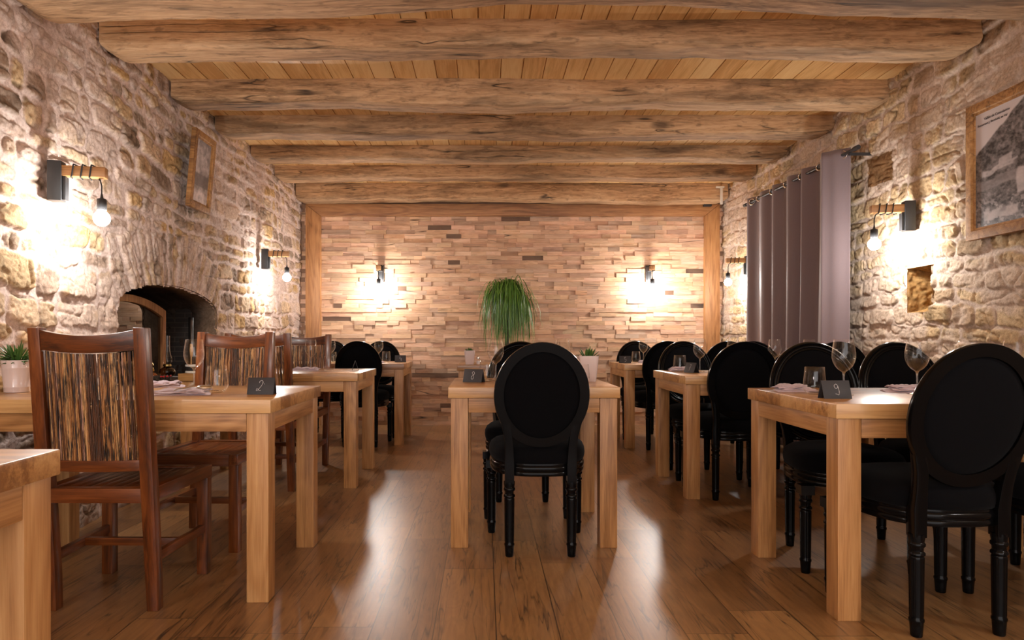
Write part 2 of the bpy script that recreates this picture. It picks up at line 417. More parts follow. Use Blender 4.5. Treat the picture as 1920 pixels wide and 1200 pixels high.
def stone_wall(side):
    left = side == 'left'
    seed = 11 if left else 51
    r = np.random.RandomState(seed)
    ys = [-2.6]
    while ys[-1] < 2.2: ys.append(ys[-1] + .05)
    while ys[-1] < YB: ys.append(ys[-1] + max(.0045, .0018 * ys[-1]))
    ys = np.array(ys); zs = np.arange(0, ZC + .03, .0065)
    Y, Z = np.meshgrid(ys, zs, indexing='ij')
    wy = Y + .10 * fbm(Y * 1.3, Z * 1.3, seed + 1) + .07 * fbm(Y * 6, Z * 6, seed + 2)
    wz = Z + .16 * fbm(Y * .9, Z * .9, seed + 3) + .055 * fbm(Y * 5, Z * 5, seed + 4)
    if left:   # voussoirs above the hearth arch
        ang = np.arctan2(Y - 4.67, Z - .35); rad = np.hypot((Y - 4.67) * .80, Z - .35)
        vz = (rad > .86) & (rad < 1.36 + .1 * fbm(Y * 3, Z * 0, 77)) & (Z > arch_z(Y) - .05) & (abs(Y - 4.67) < .82)
    hs = []; z = -.3
    while z < 3.2: z += r.uniform(.075, .165) if left else r.uniform(.07, .17); hs.append(z)
    hs = np.array(hs); row = np.searchsorted(hs, wz)
    H0 = np.concatenate([[-.3], hs])
    sd = np.zeros_like(Y); sid = np.zeros(Y.shape, int); lx = np.zeros_like(Y); lz = np.zeros_like(Y)
    nid = 0
    for k in range(row.max() + 1):
        m = row == k
        z0 = H0[k]; z1 = hs[min(k, len(hs) - 1)]; hz = (z1 - z0) / 2
        js = [-3.2]
        while js[-1] < 8.6: js.append(js[-1] + r.uniform(.09, .34) * (.7 + hz * 4))
        js = np.array(js)
        if not m.any(): nid += len(js); continue
        w = wy[m]; ji = np.clip(np.searchsorted(js, w) - 1, 0, len(js) - 2)
        c0 = (js[ji] + js[ji + 1]) / 2; hx = (js[ji + 1] - js[ji]) / 2
        px = w - c0; pz = wz[m] - (z0 + z1) / 2
        mo = .011 if left else .007; rr = min(.035, hz * .7)
        qx = abs(px) - (hx - rr - mo); qz = abs(pz) - (hz - rr - mo)
        sd[m] = np.hypot(np.maximum(qx, 0), np.maximum(qz, 0)) + np.minimum(np.maximum(qx, qz), 0) - rr
        sid[m] = nid + ji; lx[m] = px; lz[m] = pz; nid += len(js)
    if left:
        wa = ang + .03 * fbm(Y * 7, Z * 7, seed + 8)
        ai = np.floor(wa / .062).astype(int); fa = (wa / .062 - ai - .5) * .062 * np.maximum(rad, .5)
        hxx = .031 * np.maximum(rad, .5)
        s2 = abs(fa) - hxx + .008
        sd = np.where(vz, s2, sd); sid = np.where(vz, nid + ai + 60, sid); lx = np.where(vz, fa, lx); lz = np.where(vz, 0, lz); nid += 130
    sd = sd + .028 * fbm(Y * 14, Z * 14, seed + 5) + .012 * fbm(Y * 45, Z * 45, seed + 6)
    inside = sstep(.006, -.012, sd)
    joint = np.exp(-((sd + .002) / .0045) ** 2) * sstep(-.06, .12, fbm(Y * 5, Z * 5, seed + 37))
    sh = r.uniform(.012, .045, nid) if left else r.uniform(.008, .045, nid)
    tx = r.uniform(-.13, .13, nid); tz = r.uniform(-.35, .18, nid)
    hst = sh[sid] + tx[sid] * lx + tz[sid] * lz
    rough = fbm(Y * 9, Z * 11, seed + 20, 5, .6)
    # facetted broken faces
    rid = lambda f, sd_: 1 - abs(2 * vnoise(Y * f, Z * f * 1.25, seed + sd_) - 1)
    hst = hst * .62 + .015 * rough - .012 * sstep(.8, 1., rid(9, 31)) - .006 * sstep(.8, 1., rid(27, 32)) + .003 * rid(60, 33) - .006 * np.abs(fbm(Y * 22, Z * 26, seed + 30, 3)) * 2
    mort = .006 + .012 * fbm(Y * 6, Z * 6, seed + 40) + .006 * fbm(Y * 40, Z * 40, seed + 41)
    # mortar smeared up over some stones
    smear = sstep(.02, .14, fbm(Y * 2.2, Z * 3.2, seed + 50) + (.05 if left else .06))
    smear = np.clip(smear * (.75 if left else .8), 0, 1)
    h = mort * (1 - inside) + (hst * (1 - .35 * smear) + .004 * smear) * inside
    h = h + .035 * fbm(Y * .8, Z * .8, seed + 60, 2)
    if left:
        pal = [LIN(204, 170, 122), LIN(200, 170, 134), LIN(178, 156, 136), LIN(214, 188, 158), LIN(186, 162, 144), LIN(208, 180, 142), LIN(168, 146, 128)]
        pw = [.12, .18, .17, .21, .17, .09, .06]; mc = LIN(226, 206, 196)
    else:
        pal = [LIN(212, 184, 144), LIN(200, 172, 134), LIN(190, 164, 134), LIN(218, 192, 154), LIN(206, 166, 110), LIN(176, 150, 122)]
        pw = [.27, .24, .17, .2, .05, .07]; mc = LIN(222, 202, 186)
    P = np.array(pal)[r.choice(len(pal), nid, p=pw)] * r.uniform(.85, 1.1, (nid, 1))
    cs = P[sid]
    n2 = fbm(Y * 16, Z * 16, seed + 70, 5, .65)[..., None]
    cs = cs * (1 + .75 * n2)
    dk = sstep(.10, .22, fbm(Y * 26, Z * 26, seed + 75, 4, .65))[..., None]
    cs = cs * (1 - .35 * dk)
    crv = (sstep(.88, 1., rid(9, 31)) * sstep(-.02, .1, fbm(Y * 4, Z * 4, seed + 36)))[..., None]
    cs = cs * (1 - .55 * crv)
    cs = cs * (1 - .45 * joint[..., None]); h = h - .009 * joint
    mcol = mc * (1 + .25 * fbm(Y * 8, Z * 8, seed + 80)[..., None])
    f = (inside * (1 - smear * .85))[..., None]
    C = mcol * (1 - f) + cs * f
    keep = None; extra = None
    if left:
        # soot-greyed band low on the wall; hearth opening
        yc = (Y[:-1, :-1] + Y[1:, 1:]) / 2; zc = (Z[:-1, :-1] + Z[1:, 1:]) / 2
        jag = .028 * fbm(yc * 16, zc * 16, 91, 3)
        u = abs(yc - 4.67) + jag
        keep = ~((u < .73) & (zc + jag < arch_z(yc)) & (zc > .70))
        # reveal of the opening
        out = [(3.94, .70)] + [(3.94, .70 + .49 * k / 12) for k in range(1, 13)] + [(4.67 - .73 * math.cos(PI * k / 40), 1.19 + .15 * math.sin(PI * k / 40)) for k in range(1, 40)] + [(5.40, 1.19 - .49 * k / 12) for k in range(13)]
        ds = np.linspace(0, .62, 60); no = len(out)
        O = np.array(out); Nn = np.stack([O[:, 0] - 4.67, O[:, 1] - 1.0], -1); Nn /= np.linalg.norm(Nn, axis=1)[:, None]
        D, I = np.meshgrid(ds, np.arange(no), indexing='ij')
        nz_ = .05 * fbm(D * 11, I * .4, 33, 5, .65) - .02 * sstep(.0, .04, abs(fbm(D * 3, I * .16, 35))) * 0
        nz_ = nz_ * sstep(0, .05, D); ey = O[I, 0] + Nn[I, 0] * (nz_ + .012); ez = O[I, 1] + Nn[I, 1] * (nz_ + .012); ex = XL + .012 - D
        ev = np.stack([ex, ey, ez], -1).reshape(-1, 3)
        ix = np.arange(60 * no).reshape(60, no)
        eq = np.stack([ix[:-1, :-1], ix[1:, :-1], ix[1:, 1:], ix[:-1, 1:]], -1).reshape(-1, 4)
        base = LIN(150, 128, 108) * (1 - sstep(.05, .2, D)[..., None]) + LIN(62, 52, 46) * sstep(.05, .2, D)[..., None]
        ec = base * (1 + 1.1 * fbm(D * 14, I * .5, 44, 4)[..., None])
        ec = np.concatenate([ec, np.ones(ec.shape[:2] + (1,))], -1).reshape(-1, 4)
        # back plane of the recess
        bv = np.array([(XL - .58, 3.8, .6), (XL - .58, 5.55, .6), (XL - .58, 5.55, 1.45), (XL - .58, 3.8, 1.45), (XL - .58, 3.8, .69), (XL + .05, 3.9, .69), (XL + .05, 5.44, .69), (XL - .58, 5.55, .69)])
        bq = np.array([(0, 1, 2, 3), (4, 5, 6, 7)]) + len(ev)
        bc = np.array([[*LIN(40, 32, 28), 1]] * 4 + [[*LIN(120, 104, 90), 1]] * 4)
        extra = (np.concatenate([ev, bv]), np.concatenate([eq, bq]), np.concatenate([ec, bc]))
        X = XL + h
    else:
        jag = .012 * fbm(Y * 20, Z * 20, 95)
        nic = (abs(Y - 4.31 + jag) < .125) & (abs(Z - 1.30 + jag) < .145)
        yc = (Y[:-1, :-1] + Y[1:, 1:]) / 2; zc = (Z[:-1, :-1] + Z[1:, 1:]) / 2
        jg = .010 * fbm(yc * 20, zc * 20, 95)
        keep = ~((abs(yc - 4.31 + jg) < .120) & (abs(zc - 1.30 + jg) < .142))
        nd, npp = 34, 30
        out = [(4.185 + .25 * k / npp, 1.155) for k in range(npp)] + [(4.435, 1.155 + .29 * k / npp) for k in range(npp)] + [(4.435 - .25 * k / npp, 1.445) for k in range(npp)] + [(4.185, 1.445 - .29 * k / npp) for k in range(npp + 1)]
        O = np.array(out); no = len(out); D, I = np.meshgrid(np.linspace(0, .20, nd), np.arange(no), indexing='ij')
        cc_ = np.array([4.31, 1.30]); q = 1.0 - .38 * (D / .2) ** 1.5 + .22 * fbm(D * 30, I * .33, 96, 4) * sstep(0, .03, D)
        ey = cc_[0] + (O[I, 0] - cc_[0]) * q; ez = cc_[1] + (O[I, 1] - cc_[1]) * q; ex = XR - .004 + D
        ix = np.arange(nd * no).reshape(nd, no)
        eq = np.stack([ix[:-1, :-1], ix[1:, :-1], ix[1:, 1:], ix[:-1, 1:]], -1).reshape(-1, 4)
        ec = LIN(172, 134, 84) * (1 + 1.5 * fbm(D * 42, I * .6, 98, 4, .6)[..., None])
        ec = np.concatenate([ec, np.ones(ec.shape[:2] + (1,))], -1).reshape(-1, 4)
        bv = np.array([(XR + .16, 4.1, 1.1), (XR + .16, 4.5, 1.1), (XR + .16, 4.5, 1.5), (XR + .16, 4.1, 1.5)])
        bq = np.array([(0, 1, 2, 3)]) + nd * no; bc = np.array([[*LIN(150, 112, 66), 1]] * 4)
        extra = (np.concatenate([np.stack([ex, ey, ez], -1).reshape(-1, 3), bv]), np.concatenate([eq, bq]), np.concatenate([np.clip(ec, .02, .9), bc]))
        nf = np.zeros_like(Y)
        hn = -.16 + .05 * fbm(Y * 14, Z * 14, 97, 4)
        h = h * (1 - nf) + hn * nf
        C = C * (1 - nf[..., None]) + (LIN(190, 146, 84) * (1 + 1.3 * fbm(Y * 30, Z * 30, 98, 4)[..., None])) * nf[..., None]
        bp = ((abs(Y - 4.72 + jag * 2) < .14) & (abs(Z - 2.16 + jag * 2) < .1)).astype(float)[..., None]
        C = C * (1 - bp) + LIN(142, 108, 74) * (1 + .8 * n2) * bp
        X = XR - h
    C = np.clip(C, .01, .9)
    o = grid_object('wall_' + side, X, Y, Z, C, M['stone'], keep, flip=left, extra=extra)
    return struct(o)
stone_wall('left'); stone_wall('right')

# floor
mb = MB(); mb.box(-2.35, -2.6, -.05, 2.95, 8.1, 0); struct(mb.build('floor', M['floor'], smooth=False))
# ceiling boards
mb = MB(); x = -2.27
while x < 2.9:
    mb.box(x, -2.6, ZC, x + .134, 8.1, ZC + .025); x += .14
mb.box(-2.3, -2.6, ZC + .012, 2.95, 8.1, ZC + .04)
struct(mb.build('ceiling', M['pine'], smooth=False))
# back wall: wooden mosaic
mb = MB(); z = 0.; r = random.Random(3)
mb.cc = (.4, .34, .3, 1); mb.box(-2.3, YB, 0, 2.95, YB + .08, ZC + .1)
while z < 2.45:
    x = -2.0 - r.random() * .2
    while x < 2.75:
        L = r.choice([.10, .135, .17, .20, .24, .27, .33])
        d = r.choice([.005, .010, .016, .024])
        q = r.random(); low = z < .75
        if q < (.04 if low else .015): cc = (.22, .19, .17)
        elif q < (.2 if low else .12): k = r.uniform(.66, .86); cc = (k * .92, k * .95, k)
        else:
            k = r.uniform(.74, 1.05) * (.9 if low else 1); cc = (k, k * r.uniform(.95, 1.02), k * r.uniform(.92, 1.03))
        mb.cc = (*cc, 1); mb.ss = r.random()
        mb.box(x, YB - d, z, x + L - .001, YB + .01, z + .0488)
        x += L
    z += .05
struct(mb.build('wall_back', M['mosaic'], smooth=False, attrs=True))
# timber surround of the back wall
PT, PB_ = 2.40, 2.535
L0, L1, R0, R1 = -2.045, -1.875, 2.525, 2.695
y0, y1 = YB - .075, YB + .01
def frame_piece(nm, pts, mat):
    mb = MB(); mb.loft([[(p[0], y0, p[1]) for p in pts], [(p[0], y1, p[1]) for p in pts]]); struct(mb.build(nm, mat, bevel=.004))
frame_piece('trim_1', [(L0, 0), (L1, 0), (L1, PT), (L0, PB_)], M['framewoodZ'])
frame_piece('trim_2', [(R0, 0), (R1, 0), (R1, PB_), (R0, PT)], M['framewoodZ'])
frame_piece('trim_3', [(L0 + .002, PB_ + .001), (L1, PT + .002), (R0, PT + .002), (R1 - .002, PB_ + .001)], M['framewoodX'])

# ceiling beams ------------------------------------------------------
def beam(yf, dep, zb, label, sd, prof=None, x0=XL + .03, x1=XR - .03, endr=True):
    r = np.random.RandomState(sd); n = 110
    xs = np.linspace(x0, x1, n)
    w = lambda a, s, f: a * 2 * fbm(xs * f, xs * 0 + s, sd + int(s), 3)
    bz = zb + w(.028, 1, .9) + w(.008, 2, 6)
    fy = yf + w(.02, 3, .8) + w(.006, 4, 7); by = yf + dep + w(.02, 5, .8)
    if prof is not None: bz = zb + np.interp(xs, [p[0] for p in prof], [p[1] for p in prof]) + w(.005, 2, 6)
    rings = []
    for i in range(n):
        e = min(xs[i] - x0, x1 - xs[i])
        rise = (.035 * (1 - min(e / .10, 1)) ** 2) if endr else 0
        z0 = bz[i] + rise; ch = .022 + .008 * r.rand(); ft = fy[i] + .006 * r.randn() * .3
        ring = []
        for k in range(5): # front face from top down
            q = k / 4; ring.append((xs[i], ft + .006 * math.sin(q * 3.1 + i * .13), ZC * (1 - q) + (z0 + ch) * q))
        ring += [(xs[i], ft + ch * .3, z0 + ch * .3), (xs[i], ft + ch, z0)]
        for k in (1, 2, 3): ring.append((xs[i], ft + ch + (by[i] - ft - 2 * ch) * k / 4, z0 - .004 * math.sin(k + i * .21)))
        ring += [(xs[i], by[i] - ch, z0), (xs[i], by[i] - ch * .3, z0 + ch * .3), (xs[i], by[i], z0 + ch), (xs[i], by[i], ZC)]
        rings.append(ring)
    mb = MB(); mb.loft(rings); o = mb.build('ceiling_beam', M['beam'], ang=50)
    o.data.transform(Matrix.Translation((0, -yf, -zb))); o.location = (0, yf, zb)
    return tag(o, label, 'beam', 'old oak ceiling beams')
G_ = 'rough oak ceiling beam'
beam(2.93, .33, 2.49, 'rough pale oak ceiling beam closest overhead, cut off by the top of the picture', 100,
     [(-2.2, -.02), (-1.5, .012), (-.8, .015), (-.25, .045), (.1, .075), (.9, .075), (1.6, .03), (2.7, .0)])
beam(3.72, .20, 2.575, 'rough oak ceiling beam with knots, second one overhead counting towards the palm', 101)
beam(4.57, .20, 2.560, 'rough oak ceiling beam with round dark stains, third one overhead counting towards the palm', 102)
beam(5.31, .20, 2.588, 'rough oak ceiling beam above the small framed picture, fourth counting towards the palm', 103)
beam(6.14, .20, 2.61, 'rough oak ceiling beam above the curtain, third one out from the wood-clad wall', 104)
beam(6.84, .20, 2.59, 'rough oak ceiling beam second from the wood-clad end wall', 105)
beam(7.60, .20, 2.535, 'rough oak ceiling beam tight against the wood-clad end wall, over the timber surround', 106)

# ------------------------------------------------------------------ tables
HT, TT, LW = .76, .052, .082
def table(label, x0, x1, yn, yf, group=None):
    cx, cy = (x0 + x1) / 2, (yn + yf) / 2; hx, hy = (x1 - x0) / 2, (yf - yn) / 2
    t = thing('dining_table', label, 'table', (cx, cy, 0), 0, 'chunky oak dining tables')
    mb = MB(); mb.box(-hx, -hy, HT - TT, hx, hy, HT); mb.build('tabletop', M['oaktop'], t, bevel=.004)
    ov = .012; ax, ay = hx - ov, hy - ov; zt = HT - TT - .001
    for sx in (-1, 1):
        for sy in (-1, 1):
            mb = MB(); xa, xb = sorted((sx * ax, sx * (ax - LW))); ya, yb = sorted((sy * ay, sy * (ay - LW)))
            mb.box(xa, ya, 0, xb, yb, zt); mb.build('leg', M['oakZ'], t, bevel=.003)
    za = zt - .068; g = .0015
    for sy in (-1, 1):
        mb = MB(); ya, yb = sorted((sy * (ay - .002), sy * (ay - .026))); mb.box(-ax + LW + g, ya, za, ax - LW - g, yb, zt); mb.build('apron', M['oakX'], t, bevel=.002)
    for sx in (-1, 1):
        mb = MB(); xa, xb = sorted((sx * (ax - .002), sx * (ax - .026))); mb.box(xa, -ay + LW + g, za, xb, ay - LW - g, zt); mb.build('apron', M['oakY'], t, bevel=.002)
    return t
table('oak table cut off by the bottom picture corner, before the bamboo-backed chair', -2.00, -.865, .62, 1.395)
table('oak dining table with the number 2 card, against the stone wall by the fireplace', -2.055, -.795, 2.54, 3.32)
table('oak dining table with an edge-on black card, between the two bamboo-backed chairs', -2.02, -.835, 4.50, 5.28)
table('oak dining table with the number 4 card by the wood-clad wall', -1.98, -.745, 6.35, 7.10)
table('square oak table with the number 8 card in the middle aisle', -.170, .640, 3.21, 3.98)
table('oak table behind the number 8 table, holding a white potted succulent', -.24, .58, 6.02, 6.78)
table('oak dining table with the number 9 card, nearest on the curtain side', 1.222, 2.44, 2.37, 3.17)
table('oak dining table with the number 7 card in front of the curtain', 1.235, 2.46, 4.19, 4.99)
table('oak dining table with the number 5 card by the wood-clad wall', 1.265, 2.46, 6.15, 6.93)

# ------------------------------------------------------------------ black oval-back chairs
def oval_chair():
    t = thing('oval_back_chair', 'x', 'chair', group='black oval-backed chairs')
    lean = lambda z: -.205 * (z - .42)
    zc, a, b = .735, .190, .215
    prof = [(-.021, -.015), (.021, -.015), (.0235, -.004), (.0225, .008), (.017, .016), (.011, .014), (.008, .009), (.003, .014), (-.003, .014), (-.008, .008), (-.015, .010), (-.021, .004)]
    rings = []; N = 72
    for i in range(N):
        th = 2 * PI * i / N; c, s = math.cos(th), math.sin(th)
        nx, nz = c / a, s / b; l = math.hypot(nx, nz); nx /= l; nz /= l
        ring = []
        for u, w in prof:
            x = a * c + nx * u; z = zc + b * s + nz * u
            ring.append((x, lean(z) + w - .35 * x * x * 0 , z))
        rings.append(ring)
    mb = MB(); mb.loft(rings, closed=True); mb.build('back_frame', M['lacquer'], t, ang=60)
    mb = MB(); ra, rb = a - .017, b - .017; rings = []
    for s_, w in ((.0, -.012), (.5, -.0125), (.85, -.010), (.97, -.006), (1., -.001), (1., .004), (.97, .010), (.85, .018), (.5, .026), (.0, .028)):
        s_ = max(s_, .02)
        rings.append([(ra * s_ * math.cos(2 * PI * i / 48), lean(zc + rb * s_ * math.sin(2 * PI * i / 48)) + w, zc + rb * s_ * math.sin(2 * PI * i / 48)) for i in range(48)])
    mb.loft(rings); mb.build('back_pad', M['velvet'], t, ang=60)
    def outline(s, z, dy=0):
        R = []
        for i in range(56):
            th = 2 * PI * i / 56; c, q = math.cos(th), math.sin(th)
            x = .248 * math.copysign(abs(c) ** .72, c); y = .20 + .232 * math.copysign(abs(q) ** .78, q)
            x *= 1 - .17 * (1 - (y + .032) / .464)
            R.append((x * s, .2 + (y - .2) * s + dy, z))
        return R
    mb = MB(); mb.loft([outline(s, z) for s, z in ((.93, .366), (.975, .366), (.985, .371), (.99, .378), (.98, .384), (.975, .386), (.985, .389), (.995, .396), (.995, .404), (.985, .410), (.975, .412), (.98, .416), (.975, .421), (.9, .422))])
    mb.build('seat_frame', M['lacquer'], t, ang=50)
    mb = MB(); mb.loft([outline(s, z) for s, z in ((.955, .420), (.985, .425), (1.0, .436), (1.008, .452), (1.0, .470), (.965, .487), (.88, .501), (.7, .511), (.4, .517), (.05, .518))])
    mb.build('seat', M['velvet'], t, ang=60)
    legp = lambda top: [(.0165, 0), (.0185, .004), (.020, .03), (.0215, .048), (.0235, .052), (.0235, .058), (.0205, .063), (.0215, .07, 1), (.0235, .255, 1), (.0235, .262), (.021, .267), (.026, .272), (.026, .278), (.021, .284), (.0215, .296), (.0265, .302), (.0265, .309), (.023, .314), (.0255, .33), (.0255, top)]
    for sx in (-1, 1):
        mb = MB(); mb.lathe(legp(.345), 24, (sx * .218, .385, 0), fl=.10)
        mb.box(sx * .218 - .028, .385 - .028, .333, sx * .218 + .028, .385 + .028, .372); mb.build('leg', M['lacquer'], t, ang=40)
        mb = MB(); mb.lathe(legp(.34), 24, (sx * .141, 0, 0), fl=.10); mb.build('leg', M['lacquer'], t, ang=40)
        mb = MB(); rr = []
        for z, x, w, d in ((.33, .141, .021, .023), (.42, .141, .022, .023), (.50, .143, .019, .018), (.55, .148, .019, .017), (.60, .158, .020, .015), (.64, .171, .017, .014), (.69, .183, .011, .012)):
            y = lean(z) * (1 if z > .45 else max(0, (z - .33) / .12)) ; y = min(y, 0)
            rr.append([(sx * (x - w), y - d, z), (sx * (x + w), y - d, z), (sx * (x + w), y + d, z), (sx * (x - w), y + d, z)])
        mb.loft(rr); mb.build('back_post', M['lacquer'], t, bevel=.003)
    return t
OV = oval_chair()
first = [True]
def place_oval(x, y, rz, label):
    if first[0]:
        first[0] = False; OV.location = (x, y, 0); OV.rotation_euler = (0, 0, rz); OV['label'] = label; return OV
    return copy_tree(OV, (x, y, 0), rz, label)
B_ = 'black oval-backed chair '
R = math.radians
place_oval(.255, 3.10, R(0), B_ + 'in the middle, back turned, at the number 8 table')
place_oval(.230, 4.14, R(181), B_ + 'across the number 8 table, mostly hidden behind another chair')
place_oval(1.575, 2.27, R(2), B_ + 'large and closest, back turned, at the number 9 table')
place_oval(2.10, 2.27, R(0), B_ + 'at the number 9 table, cut off by the picture edge')
place_oval(1.60, 3.25, R(176), B_ + 'across the number 9 table, behind its card and wine glass')
place_oval(2.10, 3.37, R(181), B_ + 'across the number 9 table against the stone wall, below the niche')
place_oval(1.558, 4.18, R(-1), B_ + 'back turned, tucked in at the number 7 table')
place_oval(2.09, 4.15, R(2), B_ + 'back turned at the number 7 table, against the curtain edge')
place_oval(1.545, 5.16, R(184), B_ + 'across the number 7 table, behind its wine glass')
place_oval(2.09, 5.20, R(180), B_ + 'across the number 7 table in front of the curtain')
place_oval(1.605, 6.09, R(0), B_ + 'back turned, nearest the aisle at the number 5 table')
place_oval(2.135, 6.09, R(0), B_ + 'back turned at the number 5 table, nearest the curtain')
place_oval(1.60, 7.10, R(180), B_ + 'across the number 5 table against the wood-clad wall')
place_oval(-1.135, 6.24, R(0), B_ + 'back turned at the number 4 table, behind the edge-on card')
place_oval(-1.63, 7.22, R(180), B_ + 'across the number 4 table near the stone wall')
place_oval(-1.105, 7.22, R(178), B_ + 'across the number 4 table, behind its card and tumbler')

# ------------------------------------------------------------------ bamboo backed chairs
def bamboo_chair():
    t = thing('bamboo_back_chair', 'x', 'chair', group='dark wood chairs with bamboo backs')
    yl = lambda z: -.10 * z / 1.02
    w = .021
    def stile(sx):
        mb = MB(); rr = []
        for z, kick, hw in ((0, -.004, .020), (.12, .0, .0225), (.44, 0, .0235), (.8, 0, .022), (1.025, 0, .0205)):
            y = yl(z) + kick; xo = sx * (.185)
            rr.append([(xo - hw, y - .022, z), (xo + hw, y - .022, z), (xo + hw, y + .022, z), (xo - hw, y + .022, z)])
        mb.loft(rr); return mb
    for sx in (-1, 1):
        stile(sx).build('leg', M['teakZ'], t, bevel=.003)
        mb = MB(); mb.box(sx * .20 - .0225, .365, 0, sx * .20 + .0225, .41, .405); mb.build('leg', M['teakZ'], t, bevel=.003)
    # rails of the back, bowed and dipping
    def rail(zt, zb, dip, th, bow, dipb=None):
        mb = MB(); rr = []
        for i in range(17):
            x = -.166 + .332 * i / 16; q = 1 - (x / .166) ** 2
            zt_, zb_ = zt - dip * q, zb - (dip if dipb is None else dipb) * q; y = yl((zt + zb) / 2) - bow * q
            dy = yl(zt_) - yl(zb_)
            rr.append([(x, y - th, zb_), (x, y + th, zb_), (x, y + th + dy, zt_), (x, y - th + dy, zt_)])
        mb.loft(rr); return mb
    rail(1.018, .948, .020, .014, .018, .012).build('top_rail', M['teakX'], t, bevel=.004)
    rail(.556, .516, .003, .013, .012).build('lower_rail', M['teakX'], t, bevel=.003)
    mb = MB(); r = random.Random(5); n = 52
    for i in range(n):
        x = -.160 + .320 * (i + .5) / n; q = 1 - (x / .166) ** 2
        k = r.random()
        base = srgb(176, 122, 72) if k < .35 else srgb(206, 158, 104) if k < .5 else srgb(96, 58, 34) if k < .85 else srgb(196, 150, 128)
        mb.cc = base; mb.ss = r.random()
        x1 = x + r.uniform(-.003, .003); rad = r.uniform(.0026, .0040); dy = r.uniform(-.002, .002)
        pts = []
        for j in range(7):
            z = .545 + (.945 - .545) * j / 6
            pts.append((x + (x1 - x) * j / 6 + r.uniform(-.0008, .0008), yl(z) - .016 * q + dy, z - (.012 * q if j == 6 else 0)))
        mb.tube(pts, rad, 6)
    mb.build('bamboo_panel', M['bamboo'], t, attrs=True, ang=80)
    # seat
    for nm, bx in (('seat_rail', (-.166, -.062, .400, .166, -.022, .452)), ('seat_rail', (-.179, .368, .398, .179, .408, .452))):
        mb = MB(); mb.box(*bx); mb.build(nm, M['teakX'], t, bevel=.003)
    for sx in (-1, 1):
        mb = MB(); p = []
        for (x, y) in ((.165, -.02), (.207, -.02), (.2235, .412), (.178, .412)):
            p.append((sx * x, y))
        if sx < 0: p = p[::-1]
        mb.hexa([(a, b, .405) for a, b in p] + [(a, b, .454) for a, b in p]); mb.build('seat_rail', M['teakY'], t, bevel=.003)
    mb = MB()
    for i in range(9):
        x0 = -.172 + .344 * i / 9; mb.box(x0, -.022, .432, x0 + .0372, .372, .4465)
    mb.build('seat', M['teakY'], t, bevel=.002)
    for sx in (-1, 1):
        mb = MB(); z = .192
        mb.hexa([(sx * .185 - .011, 0, z - .018), (sx * .185 + .011, 0, z - .018), (sx * .20 + .011, .37, z - .018), (sx * .20 - .011, .37, z - .018),
                 (sx * .185 - .011, 0, z + .016), (sx * .185 + .011, 0, z + .016), (sx * .20 + .011, .37, z + .016), (sx * .20 - .011, .37, z + .016)])
        mb.build('stretcher', M['teakY'], t, bevel=.002)
    mb = MB(); mb.box(-.183, .18, .176, .183, .204, .206); mb.build('stretcher', M['teakX'], t, bevel=.002)
    return t
BC = bamboo_chair()
BC.location = (-1.385, 2.495, 0); BC.rotation_euler = (0, 0, R(-.5))
BC['label'] = 'dark wood chair with bamboo-stick back, large and closest, at the number 2 table'
copy_tree(BC, (-1.335, 3.565, 0), R(177), 'dark wood bamboo-backed chair facing us across the number 2 table')
copy_tree(BC, (-1.437, 4.44, 0), R(0), 'dark wood bamboo-backed chair, back turned, squeezed behind the facing bamboo chair')
copy_tree(BC, (-1.435, 5.37, 0), R(178), 'dark wood bamboo-backed chair farthest along the stone wall, behind the wine glass')

# ------------------------------------------------------------------ wall lamps
def sconce():
    t = thing('wall_lamp', 'x', 'lamp', group='wooden-arm wall lamps with bare bulbs')
    mb = MB(); mb.box(-.033, -.045, -.145, .033, .016, .045); mb.box(-.022, .016, -.140, .022, .032, -.028); mb.build('backplate', M['blackmetal'], t, bevel=.002)
    mb = MB(); mb.box(-.025, .014, -.025, .025, .205, .025); mb.build('arm', M['oakY'], t, bevel=.002)
    mb = MB(); pts = []
    for k in range(0, 97):
        a = 2 * PI * k / 32; sgn = lambda v: max(-1, min(1, 1.55 * v)); q = .0305
        pts.append((q * sgn(math.sin(a)), .055 + .118 * k / 96, q * sgn(-math.cos(a))))
    for k in range(1, 9): pts.append((pts[-1][0] * .6, .176 + .002 * min(k, 4), -.0305 - .008 * k))
    pts.append((0, .184, -.115)); mb.tube(pts, .0036, 6); mb.build('cord', M['cord'], t, ang=80)
    mb = MB(); mb.lathe([(.004, -.100), (.007, -.118), (.010, -.124), (.020, -.126), (.0225, -.130), (.0225, -.178), (.021, -.182)], 20, (0, .184, 0)); mb.build('socket', M['blackmetal'], t)
    mb = MB(); pr = [(.012, -.180), (.017, -.186)]
    for k in range(15):
        a = PI * (.12 + .88 * k / 14); pr.append((max(.0005, .0375 * math.sin(a)), -.221 + .0375 * math.cos(a)))
    mb.lathe(pr, 20, (0, .184, 0)); mb.build('bulb', M['bulb'], t, ang=90)
    return t
S = sconce()
S_ = 'bare-bulb wall lamp '
S.location = (XL + .085, 3.29, 1.795); S.rotation_euler = (0, 0, R(-90 + 12)); S['label'] = S_ + 'large, on the stone wall before the fireplace'
def lamp(x, y, z, rz, label): return copy_tree(S, (x, y, z), R(rz), S_ + label)
lamp(XL + .085, 6.42, 1.79, -90 + 6, 'on the stone wall beyond the fireplace')
lamp(-1.185, YB - .045, 1.79, 180, 'on the wood-clad wall on the fireplace side of the palm')
lamp(1.885, YB - .045, 1.79, 180, 'on the wood-clad wall on the curtain side of the palm')
lamp(XR - .075, 6.96, 1.79, 90 - 6, 'half hidden by the curtain, near the timber post')
lamp(XR - .075, 4.33, 1.815, 90 - 12, 'on the stone wall between the curtain and framed photo')
